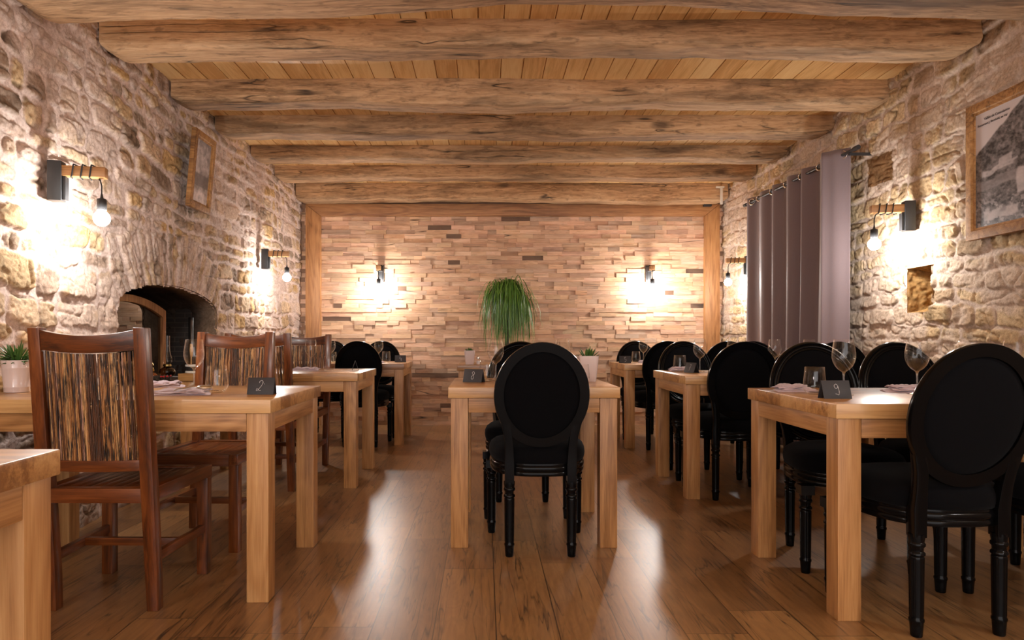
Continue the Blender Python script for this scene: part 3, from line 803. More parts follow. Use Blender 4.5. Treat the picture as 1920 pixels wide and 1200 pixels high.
# unseen lamp copies added behind the viewpoint to light the front of the room
lamp(XL + .085, .55, 1.80, -90, 'added unseen on the stone wall behind the viewpoint, fireplace side')
lamp(XR - .075, 1.30, 1.80, 90, 'added unseen on the stone wall behind the viewpoint, framed photo side')
lamp(XL + .085, -1.6, 1.80, -90, 'added unseen on the stone wall farthest behind the viewpoint, fireplace side')
lamp(XR - .075, -1.0, 1.80, 90, 'added unseen on the stone wall farthest behind the viewpoint, framed photo side')

# ------------------------------------------------------------------ curtain
def cx_(Y): return 2.585 + .085 * math.sin(2 * PI * (Y - 4.985) / .55)
def curtain():
    mb = MB(); ys = np.linspace(6.68, 4.885, 300); zs = np.concatenate([np.linspace(2.36, 2.2, 4), np.linspace(2.1, .06, 28)])
    V = []; nz = len(zs)
    for i, Y in enumerate(ys):
        for z in zs:
            q = (2.3 - z) / 2.3
            ph = .03 * math.sin(z * 1.3 + Y * 2.) * q
            wv = lambda y: 2.60 + (.030 + .008 * math.sin(3.7 * y)) * (1 + .25 * q) * math.sin(2 * PI * (y - 4.985 + ph) / .29 + .5 * math.sin(2 * PI * (y - 4.985) / .58))
            x = wv(Y)
            if Y < 5.22:
                if Y > 5.03: k = (5.22 - Y) / .19; x = wv(5.22) * (1 - k) + 2.488 * k
                else: k = (5.03 - Y) / .15; x = 2.488 + .135 * k + .006 * math.sin(k * 9)
            V.append((min(x, 2.70) - .012 * q, Y, z))
    F = [(i * nz + k, (i + 1) * nz + k, (i + 1) * nz + k + 1, i * nz + k + 1) for i in range(len(ys) - 1) for k in range(nz - 1)]
    mb.add(V, F)
    o = mb.build('curtain', M['curtain'], ang=180)
    m = o.modifiers.new('thick', 'SOLIDIFY'); m.thickness = .003
    tag(o, 'grey eyelet curtain hanging in deep folds on the stone wall', 'curtain')
    for k in range(7):
        Y = (4.925, 5.265, 5.565, 5.845, 6.13, 6.425, 6.60)[k]
        dx = -.75
        mb = MB(); d = Vector((dx, 1, 0)).normalized(); nrm = Vector((-d.y, d.x, 0))
        mb.tube([Vector((2.588, Y, 2.315)) + d * (.027 * math.cos(2 * PI * i / 24)) + Vector((0, 0, .027 * math.sin(2 * PI * i / 24))) for i in range(24)], .0065, 8, closed=True)
        mb.build('eyelet', M['chrome'], o, ang=80)
curtain()
rod = thing('curtain_rod', 'dark metal curtain rod fixed along the stone wall', 'curtain rod', (2.585, 5.75, 2.315))
mb = MB(); mb.tube([(0, -1.0, 0), (0, 1.0, 0)], .0115, 12); mb.build('pole', M['blackmetal'], rod)
for s in (-1, 1):
    mb = MB(); mb.tube([(0, s * .98, 0), (0, s * 1.035, 0)], .016, 12); mb.build('finial', M['blackmetal'], rod)
    mb = MB(); mb.box(-.012, s * .93 - .009, -.03, .15, s * .93 + .009, -.012); mb.build('bracket', M['blackmetal'], rod)

# ------------------------------------------------------------------ framed pictures
def framed(label, w, h, fw, dep, paint, loc, rot, matn, nm):
    """local: x along the wall, z up, y out of the wall towards the room"""
    t = thing('framed_picture', label, 'picture', loc, rot=rot)
    mb = MB(); O = [(-w / 2, -h / 2), (w / 2, -h / 2), (w / 2, h / 2), (-w / 2, h / 2)]
    I = [(x - math.copysign(fw, x), z - math.copysign(fw, z)) for x, z in O]
    pr = [(0, 0.), (0, dep), (.2, dep + .004), (.75, dep + .004), (.8, dep - .004), (1, dep - .006), (1, .004)]
    rings = [[(o[0] + (i[0] - o[0]) * s, y, o[1] + (i[1] - o[1]) * s) for s, y in pr] for o, i in zip(O, I)]
    mb.loft(rings, closed=True); mb.build('frame', matn, t, bevel=.0015)
    nx, nz = 220, int(220 * (h - 2 * fw) / (w - 2 * fw))
    U, Vv = np.meshgrid(np.linspace(0, 1, nx), np.linspace(0, 1, nz), indexing='ij')
    C = paint(1 - U, Vv)
    X = (U - .5) * (w - 2 * fw + .006); Z = (Vv - .5) * (h - 2 * fw + .006)
    o = grid_object(nm, X, X * 0 + dep - .012, Z, C, M['print']); o.parent = t
    mb = MB(); mb.box(-w / 2 + .01, .001, -h / 2 + .01, w / 2 - .01, .006, h / 2 - .01); mb.build('backing', M['soot'], t)
    return t
def gray(v): v = np.clip(v, .03, .82)[..., None]; return v * np.array([1., .90, .90])
def paint_hill(U, V):   # U = 0 at far end (left as seen)
    a = fbm(U * 26, V * 26, 301, 5, .65); b = fbm(U * 60, V * 60, 305, 3)
    g = .13 + .42 * a + .25 * b
    line = .62 + .55 * U / .6 + .03 * fbm(U * 20, V * 0, 308)
    sky = sstep(0, .02, V - line); g = g * (1 - sky) + .62 * sky
    w1 = .05 * fbm(U * 9, V * 9, 320, 4, .6); w2 = .05 * fbm(U * 9 + 40, V * 9, 321, 4, .6)
    def blob(u0, u1, v0, v1, val, slope=0., k=.8):
        nonlocal g
        uu = U + w1; vv = V - slope * U + w2
        m = sstep(u0, u0 + .015, uu) * sstep(u1, u1 - .015, uu) * sstep(v0, v0 + .015, vv) * sstep(v1, v1 - .015, vv) * k
        g = g * (1 - m) + (val + .25 * a) * m
    blob(.0, .5, .30, .40, .26, .08); blob(.05, .34, .415, .475, .52, .16); blob(.18, .30, .45, .53, .5, .16)
    for q in range(5): blob(.09 + .045 * q, .11 + .045 * q, .43, .455, .1, .16)
    blob(.30, .36, .42, .46, .12, .14); blob(.33, .56, .22, .43, .58); blob(.44, .6, .16, .32, .08, 0., 1.)
    blob(.06, .34, .05, .14, .5); blob(.2, .26, .09, .16, .2); blob(.6, 1.1, .1, .42, .28)
    sp = sstep(.08, .16, fbm(U * 34, V * 34, 330, 3)) * sstep(.36, .1, V); g = g * (1 - .7 * sp) + .5 * .7 * sp
    return gray(g)
def paint_wood(U, V):
    a = fbm(U * 7, V * 12, 401, 5, .65); g = .36 + .9 * a
    g += .35 * sstep(.0, .1, .24 - V) + .12 * sstep(.05, .0, abs(V - .62) - .12)
    m = sstep(.02, .0, abs(V - .36) - .09) * sstep(.0, .05, U - .05); g = g * (1 - .8 * m) + .17 * .8 * m
    return gray(g)
pw = framed('large oak-framed black and white landscape photograph, cut off by the picture edge', .98, .735, .062, .03, paint_hill,
            (XR - .055, 3.29, 1.895), (0, 0, R(90)), M['rusticY'], 'photo_print')
# caption printed in the sky of the photograph
def text(body, size, parent, loc, rot, mat, nm='caption'):
    cu = bpy.data.curves.new(nm, 'FONT'); cu.body = body; cu.size = size; cu.extrude = .0003
    tmp = bpy.data.objects.new(nm, cu); COL.objects.link(tmp); bpy.context.view_layer.update()
    me = bpy.data.meshes.new_from_object(tmp.evaluated_get(bpy.context.evaluated_depsgraph_get()))
    bpy.data.objects.remove(tmp); me.materials.clear(); me.materials.append(mat)
    o = bpy.data.objects.new(nm, me); COL.objects.link(o); o.parent = parent; o.location = loc; o.rotation_euler = rot
    return o
M['ink'] = plain('ink', srgb(50, 44, 46), .7)
pp = [c for c in kids(pw) if c.name.startswith('photo_print')][0]
text('Vallée de Consolation', .020, pp, (.365, .0195, .262), (R(90), 0, R(180)), M['ink'])
text('Restaurant J. Berthold, en Val', .0175, pp, (.412, .0195, .236), (R(90), 0, R(180)), M['ink'])
framed('small wood-framed black and white print tilted forward on the stone wall over the fireplace', .36, .545, .055, .03, paint_wood,
       (XL + .085, 4.90, 2.185), (R(-5), 0, R(-90)), M['rusticY'], 'photo_print')

# ------------------------------------------------------------------ fireplace fittings
fp = thing('fireplace', 'arched hearth recess with wooden glazed door and black brick lining in the stone wall', 'fireplace', (XL, 4.67, .70))
mb = MB(); mb.box(-.50, .735, .0, -.19, .765, .62); mb.build('brick_lining', M['ironbrick'], fp)
mb = MB(); mb.box(-.205, .715, .0, -.165, .735, .46); mb.build('metal_strip', M['steel'], fp, bevel=.003)
# arched wooden door frame, seen inside the recess
fr = MB(); W0, W1 = -.62, .47
def door_arc(e):
    pts = [(W0 + e, .0)]
    for k in range(0, 21):
        u = k / 20; pts.append((W0 + e + (W1 - W0 - 2 * e) * u, .50 - e + .09 * (1 - (2 * u - 1) ** 2)))
    pts.append((W1 - e, .0)); return pts
Ao, Ai = door_arc(0), door_arc(.05)
rings = [[(-.30, o[0], o[1]), (-.265, o[0], o[1]), (-.265, i[0], i[1]), (-.30, i[0], i[1])] for o, i in zip(Ao, Ai)]
fr.loft(rings); dfr = fr.build('door_frame', M['framewoodZ'], fp, bevel=.003)
mb = MB(); mb.add([(-.285, p[0], p[1]) for p in Ai], [tuple(range(len(Ai)))]); mb.build('glass_pane', M['darkglass'], dfr, smooth=False)
mb = MB(); mb.box(-.31, .34, .0, -.29, .39, .5); mb.build('inner_stile', M['framewoodZ'], dfr)
mb = MB(); mb.box(-.50, -.70, .0, -.49, .75, .62); mb.build('firebox_back', M['soot'], fp)

# ------------------------------------------------------------------ table ware
def glass_wine():
    t = thing('wine_glass', 'x', 'glass', group='wine glasses')
    mb = MB(); mb.lathe([(.0365, 0), (.0365, .0015), (.022, .004), (.008, .008), (.0042, .014)], 28, cap1=False); mb.build('foot', M['glassthick'], t, ang=80)
    mb = MB(); mb.lathe([(.0042, .014), (.0036, .04), (.0036, .075), (.0048, .088), (.0085, .095)], 14, cap0=False, cap1=False); mb.build('stem', M['glassthick'], t, ang=80)
    mb = MB(); pr = [(.0085, .095), (.022, .104), (.0335, .118), (.0415, .136), (.0448, .152), (.0442, .170), (.041, .192), (.0375, .212), (.0360, .224)]
    mb.lathe(pr + [(.0354, .2245), (.0350, .224)], 32, cap0=False, cap1=False); mb.build('bowl', M['glass'], t, ang=80)
    return t
WG = glass_wine(); wfirst = [True]
def wine(x, y, label, z=HT):
    if wfirst[0]:
        wfirst[0] = False; WG.location = (x, y, z); WG['label'] = label; return
    copy_tree(WG, (x, y, z), 0, label)
def tumbler_mesh():
    mb = MB(); pr = [(.0005, .0), (.024, .0), (.030, .003), (.039, .012), (.0445, .026), (.0455, .038), (.0440, .060), (.0405, .090), (.0385, .113)]
    mb.lathe(pr + [(.0378, .1137), (.0373, .113)], 30, cap0=False, cap1=False); mb.lathe([(.0005, .008), (.034, .0085)], 30, cap0=False, cap1=False)
    return mb.build('tumbler', M['glass'], ang=80)
TM = tumbler_mesh(); tfirst = [True]
def tumbler(x, y, label, s=1., z=HT):
    o = TM if tfirst[0] else TM.copy()
    if not tfirst[0]: COL.objects.link(o)
    tfirst[0] = False
    o.location = (x, y, z); o.scale = (s, s, s); tag(o, label, 'glass', 'stemless tumblers')
W_ = 'stemmed wine glass '
wine(-1.305, 3.07, W_ + 'behind the fork on the number 2 table')
wine(-1.285, 5.06, W_ + 'on the folded napkin of the table with the edge-on card')
wine(-1.54, 6.86, W_ + 'on the number 4 table, beside the bamboo chair back')
wine(-1.06, 6.86, W_ + 'on the number 4 table, behind the tumbler next to the card')
wine(.063, 3.74, W_ + 'beside the number 8 card on the square table')
wine(.43, 3.76, W_ + 'half hidden by the middle chair on the number 8 table')
wine(.42, 6.25, W_ + 'on the rear middle table, only its rim over the chair back')
wine(1.448, 2.75, W_ + 'beside the number 9 card')
wine(1.775, 2.80, W_ + 'on the number 9 table, rising behind the big chair back')
wine(1.99, 2.80, W_ + 'on the number 9 table, faint rim over big chair back')
wine(2.19, 2.82, W_ + 'on the number 9 table at the picture edge')
wine(1.50, 4.75, W_ + 'beside the number 7 card')
wine(2.05, 4.82, W_ + 'on the number 7 table, against the dark curtain folds')
wine(2.285, 4.80, W_ + 'on the number 7 table, its rim before the pale curtain end')
wine(1.75, 4.80, W_ + 'on the number 7 table, rim peeping over chair back')
wine(1.585, 6.80, W_ + 'on the number 5 table by the wood-clad wall')
T_ = 'stemless water tumbler '
tumbler(-1.13, 2.885, T_ + 'between the napkin and the number 2 card')
tumbler(-1.12, 4.92, T_ + 'on the table with the edge-on card', .92)
tumbler(-.965, 6.72, T_ + 'beside the number 4 card', .95)
tumbler(-1.50, 6.75, T_ + 'on the number 4 table beside the bamboo chair back', .9)
tumbler(.015, 3.655, T_ + 'directly behind the number 8 card', .98)
tumbler(.505, 3.52, T_ + 'in front of the potted succulent on the square table', .85)
tumbler(1.355, 2.80, T_ + 'behind the number 9 card', .98)
tumbler(1.375, 4.80, T_ + 'behind the number 7 card')
tumbler(1.48, 6.66, T_ + 'beside the number 5 card', .95)

# number cards
NUM = {
 '2': [[(-.16, .28), (-.10, .44), (.03, .50), (.14, .42), (.15, .26), (.06, .05), (-.08, -.16), (-.22, -.34), (-.32, -.42), (-.38, -.34), (-.30, -.22), (-.20, -.30), (-.12, -.40), (.02, -.36)], [(.30, .22), (.32, .16)]],
 '3': [[(-.2, .4), (0, .5), (.16, .36), (.1, .14), (-.04, .06), (.14, -.04), (.18, -.28), (0, -.46), (-.2, -.38)]],
 '4': [[(-.14, .45), (-.18, .0), (.16, -.06)], [(.1, .2), (.08, -.48)]],
 '5': [[(.18, .46), (-.1, .42), (-.14, .1), (.08, .08), (.18, -.12), (.1, -.36), (-.14, -.42)]],
 '7': [[(-.16, .42), (.16, .44), (.06, .1), (-.02, -.44)], [(-.1, .04), (.14, .06)]],
 '8': [[(.16, .34), (.04, .48), (-.10, .38), (-.06, .20), (.08, .04), (.10, -.24), (-.02, -.42), (-.16, -.30), (-.12, -.08), (.06, .08), (.18, .24), (.16, .34)]],
 '9': [[(.12, .34), (.0, .46), (-.14, .36), (-.14, .18), (.0, .1), (.12, .2), (.14, .32), (.16, .05), (.18, -.14), (.14, -.36), (.08, -.44), (-.02, -.38), (-.16, -.34)]],
}
def card(num, x, y, rz, label, w=.108, sc_=1., px=0., show=True):
    mb = MB(); hh, dd, th = .068, .024, .0018
    for s in (-1, 1):
        y0_, y1_ = s * dd, s * .0012
        mb.hexa([(-w / 2, y0_, 0), (w / 2, y0_, 0), (w / 2, y0_ - s * th, 0), (-w / 2, y0_ - s * th, 0), (-w / 2, y1_, hh), (w / 2, y1_, hh), (w / 2, y1_ - s * th, hh - .001), (-w / 2, y1_ - s * th, hh - .001)])
    o = mb.build('table_number_card', M['slate'], loc=(x, y, HT), rot=(0, 0, rz), bevel=.0004)
    tag(o, label, 'number card', 'black tent cards with chalk numbers')
    if show:
        mb = MB(); L = math.hypot(hh, dd - .0012)
        for st in NUM[num]:
            P = []; n = len(st)
            for i in range(n - 1):   # catmull-rom
                p0, p1, p2, p3 = st[max(i - 1, 0)], st[i], st[i + 1], st[min(i + 2, n - 1)]
                for k in range(6):
                    t_ = k / 6; a = []
                    for q in (0, 1): a.append(.5 * (2 * p1[q] + (p2[q] - p0[q]) * t_ + (2 * p0[q] - 5 * p1[q] + 4 * p2[q] - p3[q]) * t_ ** 2 + (3 * p1[q] - p0[q] - 3 * p2[q] + p3[q]) * t_ ** 3))
                    P.append(a)
            P.append(st[-1])
            pts = []
            for u, v in P:
                f = .5 + v * .66 * sc_; pts.append((px + u * .047 * sc_, -dd + (dd - .0012) * f - .0004, hh * f))
            mb.tube(pts, [.0006 + .0004 * math.sin(i * .35) ** 2 for i in range(len(pts))], 6)
        mb.build('chalk_number', M['chalk'], o, ang=80)
    return o
K_ = 'black folded chalkboard card '
card('2', -.912, 2.80, 0, K_ + 'reading 2 on the table by the fireplace')
card('3', -.945, 5.00, R(-79), K_ + 'seen edge-on, turned sideways on its table', show=False)
card('4', -.835, 6.80, R(0), K_ + 'reading 4 near the wood-clad wall', px=.005)
card('8', -.055, 3.60, R(-24), K_ + 'reading 8 on the square middle table', px=0)
card('9', 1.335, 2.60, R(2), K_ + 'reading 9 on the nearest table of the curtain side', px=0)
card('7', 1.405, 4.63, R(-70), K_ + 'reading 7, turned towards the aisle')
card('5', 1.35, 6.55, R(0), K_ + 'reading 5 near the wood-clad wall')

# napkins
def napkin(x, y, w, d, rz, label, sd, lay=3):
    mb = MB(); r = random.Random(sd)
    for k in range(lay):
        z0 = .001 + k * .0062; nx, ny = 22, 14
        ww, dd = w * (1 - .07 * k), d * (1 - .13 * k); ox, oy = r.uniform(-.012, .012), r.uniform(-.008, .008); rr = r.uniform(-.15, .15)
        top = []; bot = []
        for i in range(nx):
            for j in range(ny):
                u, v = i / (nx - 1) - .5, j / (ny - 1) - .5
                e = 1 - max(abs(u), abs(v)) * 2
                px = u * ww * (1 - .12 * math.sin(3 * v + k)); py = v * dd * (1 + .25 * u)
                X = px * math.cos(rr) - py * math.sin(rr) + ox; Yq = px * math.sin(rr) + py * math.cos(rr) + oy
                wv = .0032 * math.sin(14 * u + 4 * v + sd + k * 2) + .0022 * math.sin(23 * v - 9 * u + k)
                rise = .005 * max(0, math.sin(PI * (j / (ny - 1)))) + wv * (1 if k else .5)
                top.append((X, Yq, z0 + .0048 * min(1, e * 5 + .3) + max(0, rise) * .9)); bot.append((X, Yq, z0 + max(0, rise) * .5 if k else .0005))
        n = nx * ny; F = []
        q = lambda i, j: i * ny + j
        for i in range(nx - 1):
            for j in range(ny - 1):
                F.append((q(i, j), q(i + 1, j), q(i + 1, j + 1), q(i, j + 1))); F.append((n + q(i, j), n + q(i, j + 1), n + q(i + 1, j + 1), n + q(i + 1, j)))
        loop = [q(i, 0) for i in range(nx)] + [q(nx - 1, j) for j in range(1, ny)] + [q(i, ny - 1) for i in range(nx - 2, -1, -1)] + [q(0, j) for j in range(ny - 2, 0, -1)]
        for a, b in zip(loop, loop[1:] + loop[:1]): F.append((a, n + a, n + b, b))
        mb.add(top + bot, F)
    o = mb.build('napkin', M['napkin'], loc=(x, y, HT), rot=(0, 0, rz), ang=60)
    return tag(o, label, 'napkin', 'folded lilac napkins')
P_ = 'folded lilac cloth napkin '
napkin(-1.235, 2.78, .235, .13, R(8), P_ + 'under the fork and spoon on the number 2 table', 1)
napkin(-1.50, 3.20, .16, .11, R(20), P_ + 'across the number 2 table by the twig wreath', 2, 4)
napkin(-1.29, 4.96, .19, .12, R(0), P_ + 'under the wine glass near the edge-on card', 3)
napkin(-1.02, 6.60, .12, .10, R(10), P_ + 'on the number 4 table', 4, 2)
napkin(1.335, 2.96, .15, .12, R(-8), P_ + 'behind the number 9 card at the table corner', 5, 4)
napkin(1.40, 4.86, .18, .10, R(5), P_ + 'behind the number 7 card', 6, 4)
napkin(1.57, 6.62, .14, .10, R(0), P_ + 'on the number 5 table', 7, 3)
napkin(1.80, 2.92, .16, .11, R(0), P_ + 'on the number 9 table, behind the big chair back', 8, 4)

# cutlery
f = MB(); H = lambda pts, w, th: [[(x - 0, y - ww, z - th), (x, y + ww, z - th), (x, y + ww, z + th), (x, y - ww, z + th)] for (x, y, z), ww in zip(pts, w)]
fk = thing('fork', 'steel fork with its tines up on the napkin of the number 2 table', 'fork', (-1.249, 2.692, HT + .026), R(60))
mb = MB(); mb.loft(H([(.028, 0, -.006), (.045, 0, -.001), (.06, 0, .0), (.07, 0, .0)], [.0035, .006, .011, .0115], .001)); mb.build('handle', M['steel'], fk, ang=60)
for i in range(4):
    yy = -.009 + .006 * i; mb = MB(); mb.tube([(.068, yy, 0), (.085, yy, .004), (.105, yy, .012), (.118, yy, .021)], [.0016, .0015, .0013, .0008], 6); mb.build('tine', M['steel'], fk, ang=80)
sp = thing('spoon', 'steel spoon lying face down on the napkin of the number 2 table', 'spoon', (-1.225, 2.79, HT + .022), R(20))
mb = MB(); mb.loft(H([(-.03, 0, -.006), (.0, 0, .001), (.02, 0, .004), (.05, 0, .006)], [.004, .004, .0035, .0045], .001)); mb.build('handle', M['steel'], sp, ang=60)
mb = MB(); rr = []
for k in range(8):
    s = math.cos(k / 7 * PI / 2 * .98); rr.append([(.075 + .032 * s * math.cos(2 * PI * i / 24), .020 * s * math.sin(2 * PI * i / 24), .003 + .012 * math.sin(k / 7 * PI / 2)) for i in range(24)])
mb.loft(rr); mb.build('bowl', M['steel'], sp, ang=80)

# shakers
def shaker(x, y, label, fill):
    t = thing('salt_shaker', label, 'shaker', (x, y, HT), group='glass shakers with metal caps')
    mb = MB(); mb.lathe([(.0165, 0), (.0185, .004), (.0165, .03), (.014, .052)], 12); mb.build('jar', M['glass'], t)
    mb = MB(); mb.lathe([(.0155, .002), (.0155, .006), (.0145, .03)], 12); mb.build('contents', fill, t)
    mb = MB(); mb.lathe([(.0155, .050), (.016, .062), (.013, .072), (.006, .076)], 16); mb.build('cap', M['chrome'], t)
shaker(-1.885, 2.88, 'glass pepper shaker beside the potted succulent by the stone wall', M['pepper'])
shaker(-1.845, 2.86, 'glass salt shaker beside the bamboo chair stile on the number 2 table', M['paper'])
shaker(-.055, 6.16, 'glass shaker next to the small pot on the rear middle table', M['paper'])

# potted succulents
def leaf(mb, base, d, L, w, up, r, th=.35, seg=7):
    d = Vector(d).normalized(); side = d.cross(Vector((0, 0, 1)));
    if side.length < .05: side = Vector((1, 0, 0))
    side.normalize(); rings = []
    for k in range(seg):
        q = k / (seg - 1); p = Vector(base) + d * (L * q) + Vector((0, 0, up * L * q * q))
        ww = w * (.55 + .9 * q) * (1 - q ** 2.2) + .0004; nn = side.cross(d).normalized()
        rings.append([tuple(p + side * ww), tuple(p + nn * ww * th), tuple(p - side * ww), tuple(p - nn * ww * th)])
    mb.loft(rings)
def succulent(x, y, label, kind, s=1.):
    t = thing('potted_succulent', label, 'plant', (x, y, HT), group='succulents in white pots')
    r = random.Random(hash_ := int(abs(x * 1000)))
    if kind == 'round':
        H_ = .137; mb = MB()
        mb.lathe([(.044, 0), (.047, .002), (.0485, .02), (.0495, .022), (.0495, .025), (.0485, .027), (.055, .100), (.0562, .103), (.0562, .106), (.0555, .108), (.058, .134), (.058, .137), (.054, .137), (.053, .118)], 36); mb.build('pot', M['ceramic'], t, ang=50)
        mb = MB(); mb.lathe([(.053, .118), (.02, .124)], 20); mb.build('soil', M['soil'], t)
        mb = MB()
        for k in range(62):
            a = r.uniform(0, 2 * PI); e = r.uniform(.05, 1.35)
            d = (math.cos(a) * math.cos(e), math.sin(a) * math.cos(e), math.sin(e))
            rr = r.uniform(0, .03); leaf(mb, (rr * math.cos(a), rr * math.sin(a), .118 + r.uniform(0, .03)), d, r.uniform(.055, .085), .0062, -.25 if e < .7 else 0, r, .6)
        mb.build('leaves', M['leaf'], t, ang=70)
    else:
        mb = MB(); sq = lambda h, z: [(h * math.copysign(min(1, 1.32 * abs(math.cos(a))), math.cos(a)), h * math.copysign(min(1, 1.32 * abs(math.sin(a))), math.sin(a)), z) for a in [2 * PI * i / 48 for i in range(48)]]
        mb.loft([sq(.038 * s, 0), sq(.040 * s, .003), sq(.053 * s, .137 * s), sq(.050 * s, .137 * s), sq(.048 * s, .12 * s)]); mb.build('pot', M['ceramic'], t, ang=40)
        mb = MB(); mb.loft([sq(.0485 * s, .12 * s), sq(.02, .124 * s)]); mb.build('soil', M['soil'], t)
        mb = MB()
        for k in range(34):
            a = r.uniform(0, 2 * PI); e = r.uniform(.45, 1.4)
            rr = r.uniform(0, .032) * s; d = (math.cos(a) * math.cos(e), math.sin(a) * math.cos(e), math.sin(e))
            leaf(mb, (rr * math.cos(a), rr * math.sin(a), .12 * s), d, r.uniform(.04, .068) * (s if s == 1 else .6), .0058, .1, r, .6)
        mb.build('leaves', M['leaf'], t, ang=70)
succulent(-1.985, 2.90, 'bushy green succulent in a round white pot against the stone wall', 'round')
succulent(.555, 3.66, 'spiky succulent in a tapered white pot beside the big middle chair', 'sq')
succulent(-.132, 6.19, 'small succulent in a white pot on the rear middle table', 'sq', .92)

# ponytail palm
palm = thing('ponytail_palm', 'tall ponytail palm with drooping green leaves before the wood-clad wall', 'plant', (.245, 7.30, 0))
mb = MB(); mb.lathe([(.13, 0), (.14, .01), (.165, .30), (.17, .32), (.155, .32), (.15, .28)], 32); mb.build('pot', M['soot'], palm)
mb = MB(); mb.lathe([(.15, .28), (.05, .29)], 24); mb.build('soil', M['soil'], palm)
mb = MB(); mb.tube([(0, 0, .28), (.004, 0, .45), (-.004, 0, .9), (.0, 0, 1.2), (.0, .0, 1.5)], [.07, .034, .022, .02, .022], 12); mb.build('trunk', M['twig'], palm)
mb = MB(); r = random.Random(21)
heads = [(-.085, -.02, 1.47), (.045, -.04, 1.50), (.0, .02, 1.50), (.11, .03, 1.42)]
for k in range(900):
    hx, hy, hz = heads[r.randrange(4)]
    a = r.uniform(0, 2 * PI); e = r.uniform(.15, 1.45); L = r.uniform(.30, .74)
    out = (.03 + .20 * r.random()) * (1. if r.random() < .85 else 1.3); rise = .03 + .17 * math.sin(e) * r.uniform(.2, 1.1)
    w = r.uniform(.0032, .0058); pts = []; n = 11
    ca, sa = math.cos(a), math.sin(a); L_ = L * r.uniform(.85, 1.15)
    for i in range(n):
        q = i / (n - 1); ho = out * (1 - (1 - q) ** 2.4) + .012 * q * r.uniform(-1, 1)
        zz = hz + rise * math.sin(min(1, q * 2.6) * PI / 2) - max(0, q - .16) ** 1.25 * L_ * 1.12
        pts.append(Vector((hx + ca * ho, hy + sa * ho, max(zz, .85))))
    V = []; sdv = Vector((-sa, ca, 0))
    tw = r.uniform(-.9, .9); sdv = (sdv * math.cos(tw) + Vector((ca, sa, 0)) * math.sin(tw))
    for i, p in enumerate(pts):
        ww = w * (1 - (i / (n - 1)) ** 3) + .0003; V += [p - sdv * ww, p + sdv * ww]
    mb.add(V, [(2 * i, 2 * i + 1, 2 * i + 3, 2 * i + 2) for i in range(n - 1)])
mb.build('leaves', M['palm'], palm, ang=180)

# things on the hearth ledge and the table end
ol = thing('oil_lamp', 'glass oil lamp with a tall chimney on the hearth ledge', 'oil lamp', (-2.145, 4.62, .70))
M['amber'] = mat_glass('amber_glass', (.45, .33, .2, 1), .2)
mb = MB(); mb.lathe([(.045, 0), (.045, .006), (.02, .014), (.016, .024), (.045, .04), (.054, .062), (.047, .084), (.022, .10)], 28); mb.build('reservoir', M['amber'], ol, ang=60)
mb = MB(); mb.lathe([(.02, .10), (.027, .104), (.027, .116), (.02, .12)], 20); mb.build('burner', M['brass'], ol)
mb = MB(); mb.lathe([(.021, .118), (.03, .135), (.031, .155), (.022, .185), (.017, .22), (.0155, .31)], 22, cap0=False, cap1=False); mb.build('chimney', M['glass'], ol, ang=60)
cl = thing('copper_lantern', 'small copper pot with a brass top beside the oil lamp', 'lantern', (-2.20, 4.50, .70))
mb = MB(); mb.lathe([(.03, 0), (.045, .004), (.05, .02), (.048, .05), (.035, .065), (.02, .07)], 24); mb.build('body', M['copper'], cl)
mb = MB(); mb.lathe([(.02, .068), (.026, .08), (.018, .10), (.022, .115), (.008, .14), (.002, .15)], 20); mb.build('top', M['brass'], cl)
wr = thing('twig_wreath', 'dark twig wreath with red berries lying on the hearth ledge', 'wreath', (-2.10, 4.42, .703))
mb = MB(); r = random.Random(9)
for k in range(46):
    a0 = r.uniform(0, 2 * PI); pts = []; rr = r.uniform(.05, .085)
    for i in range(7):
        a = a0 + i * .28; q = rr + r.uniform(-.01, .01); pts.append((q * math.cos(a) * .62, q * math.sin(a) * 1.3, .010 + abs(r.uniform(0, .04))))
    mb.tube(pts, r.uniform(.0012, .003), 5)
mb.build('twigs', M['twig'], wr, ang=80)
for k in range(7):
    a = r.uniform(-.9, .6); mb = MB(); mb.lathe([(.0005, -.006), (.0045, -.004), (.006, 0), (.0045, .004), (.0005, .006)], 10, (.045 * math.cos(a) + .01, .09 * math.sin(a), .042 + .006 * r.random())); mb.build('berry', M['berry'], wr, ang=80)
tn = thing('round_tin', 'low round tin with white rims at the wall end of the bamboo chairs\' table', 'tin', (-1.955, 4.60, HT))
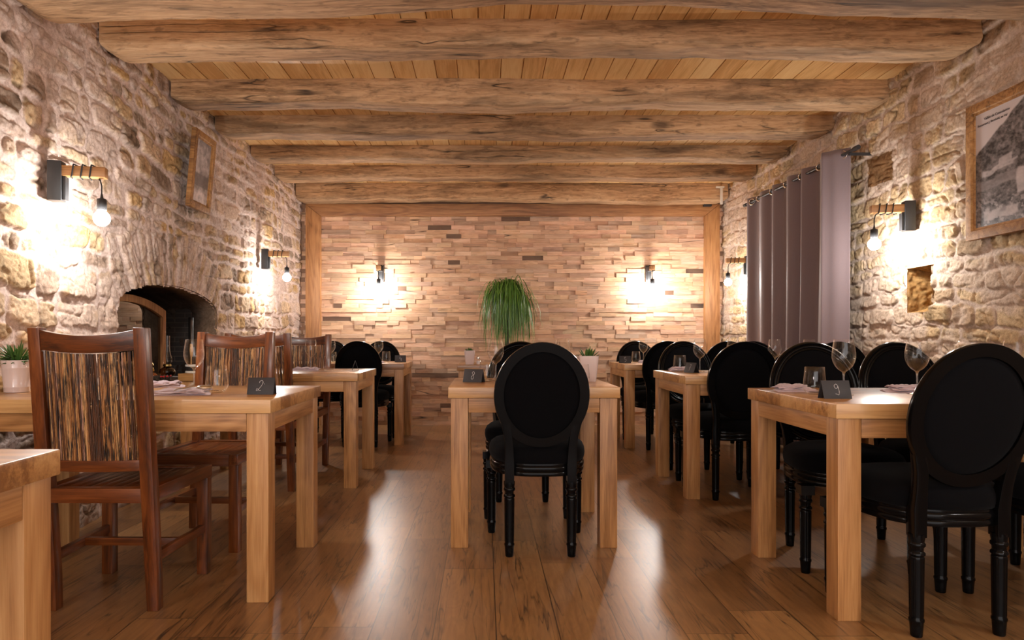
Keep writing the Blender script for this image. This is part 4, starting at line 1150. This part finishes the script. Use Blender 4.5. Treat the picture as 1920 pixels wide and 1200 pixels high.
mb = MB(); mb.lathe([(.05, .004), (.052, .05)], 32); mb.build('body', M['soot'], tn)
for z0 in (.0, .042):
    mb = MB(); mb.lathe([(.053, z0), (.056, z0 + .003), (.056, z0 + .011), (.053, z0 + .014)], 36); mb.build('rim', M['white'], tn)
ws = thing('wooden_spoon', 'wooden spoon handle standing up from the round tin', 'spoon', (-1.975, 4.60, HT + .055))
mb = MB(); mb.tube([(0, 0, 0), (0, 0, .05), (.002, 0, .06), (.002, 0, .10), (.001, 0, .14)], [.004, .004, .009, .013, .007], 12); mb.build('handle', M['oakZ'], ws)

# small fittings by the curtain-side post
mb = MB(); mb.box(-.012, -.012, -.10, .012, .012, .08); mb.box(-.06, -.012, .08, .03, .012, .1)
tag(mb.build('cable_trunking', M['white'], loc=(2.63, 7.57, 2.585), bevel=.002), 'white cable trunking running down beside the last beam end', 'trunking')
mb = MB(); mb.box(-.045, -.02, -.012, .045, .02, .014)
tag(mb.build('sensor_box', M['blackmetal'], loc=(2.545, 7.786, 2.515), bevel=.003), 'small black sensor box on the timber surround corner', 'sensor')

# ------------------------------------------------------------------ world, camera
w = bpy.data.worlds.new('world'); sc.world = w; w.use_nodes = True
bg = w.node_tree.nodes['Background']; bg.inputs[0].default_value = (1., .94, .92, 1); bg.inputs[1].default_value = .9
cam = bpy.data.cameras.new('camera'); co = bpy.data.objects.new('camera', cam); COL.objects.link(co)
co.location = (0, 0, .983); co.rotation_euler = (R(90), 0, 0)
cam.sensor_width = 36; cam.lens = 24; cam.shift_x = 52 / 1920; cam.shift_y = 37 / 1920; cam.clip_start = .05
sc.camera = co
vs = sc.view_settings; vs.view_transform = 'Standard'; vs.look = 'None'; vs.exposure = 1.82; vs.gamma = 1.; vs.use_curve_mapping = False
sc.cycles.max_bounces = 8; sc.cycles.diffuse_bounces = 5; sc.cycles.glossy_bounces = 4; sc.cycles.adaptive_threshold = .02; sc.cycles.transparent_max_bounces = 24
sc.cycles.caustics_reflective = False; sc.cycles.caustics_refractive = False; sc.cycles.sample_clamp_indirect = 6.
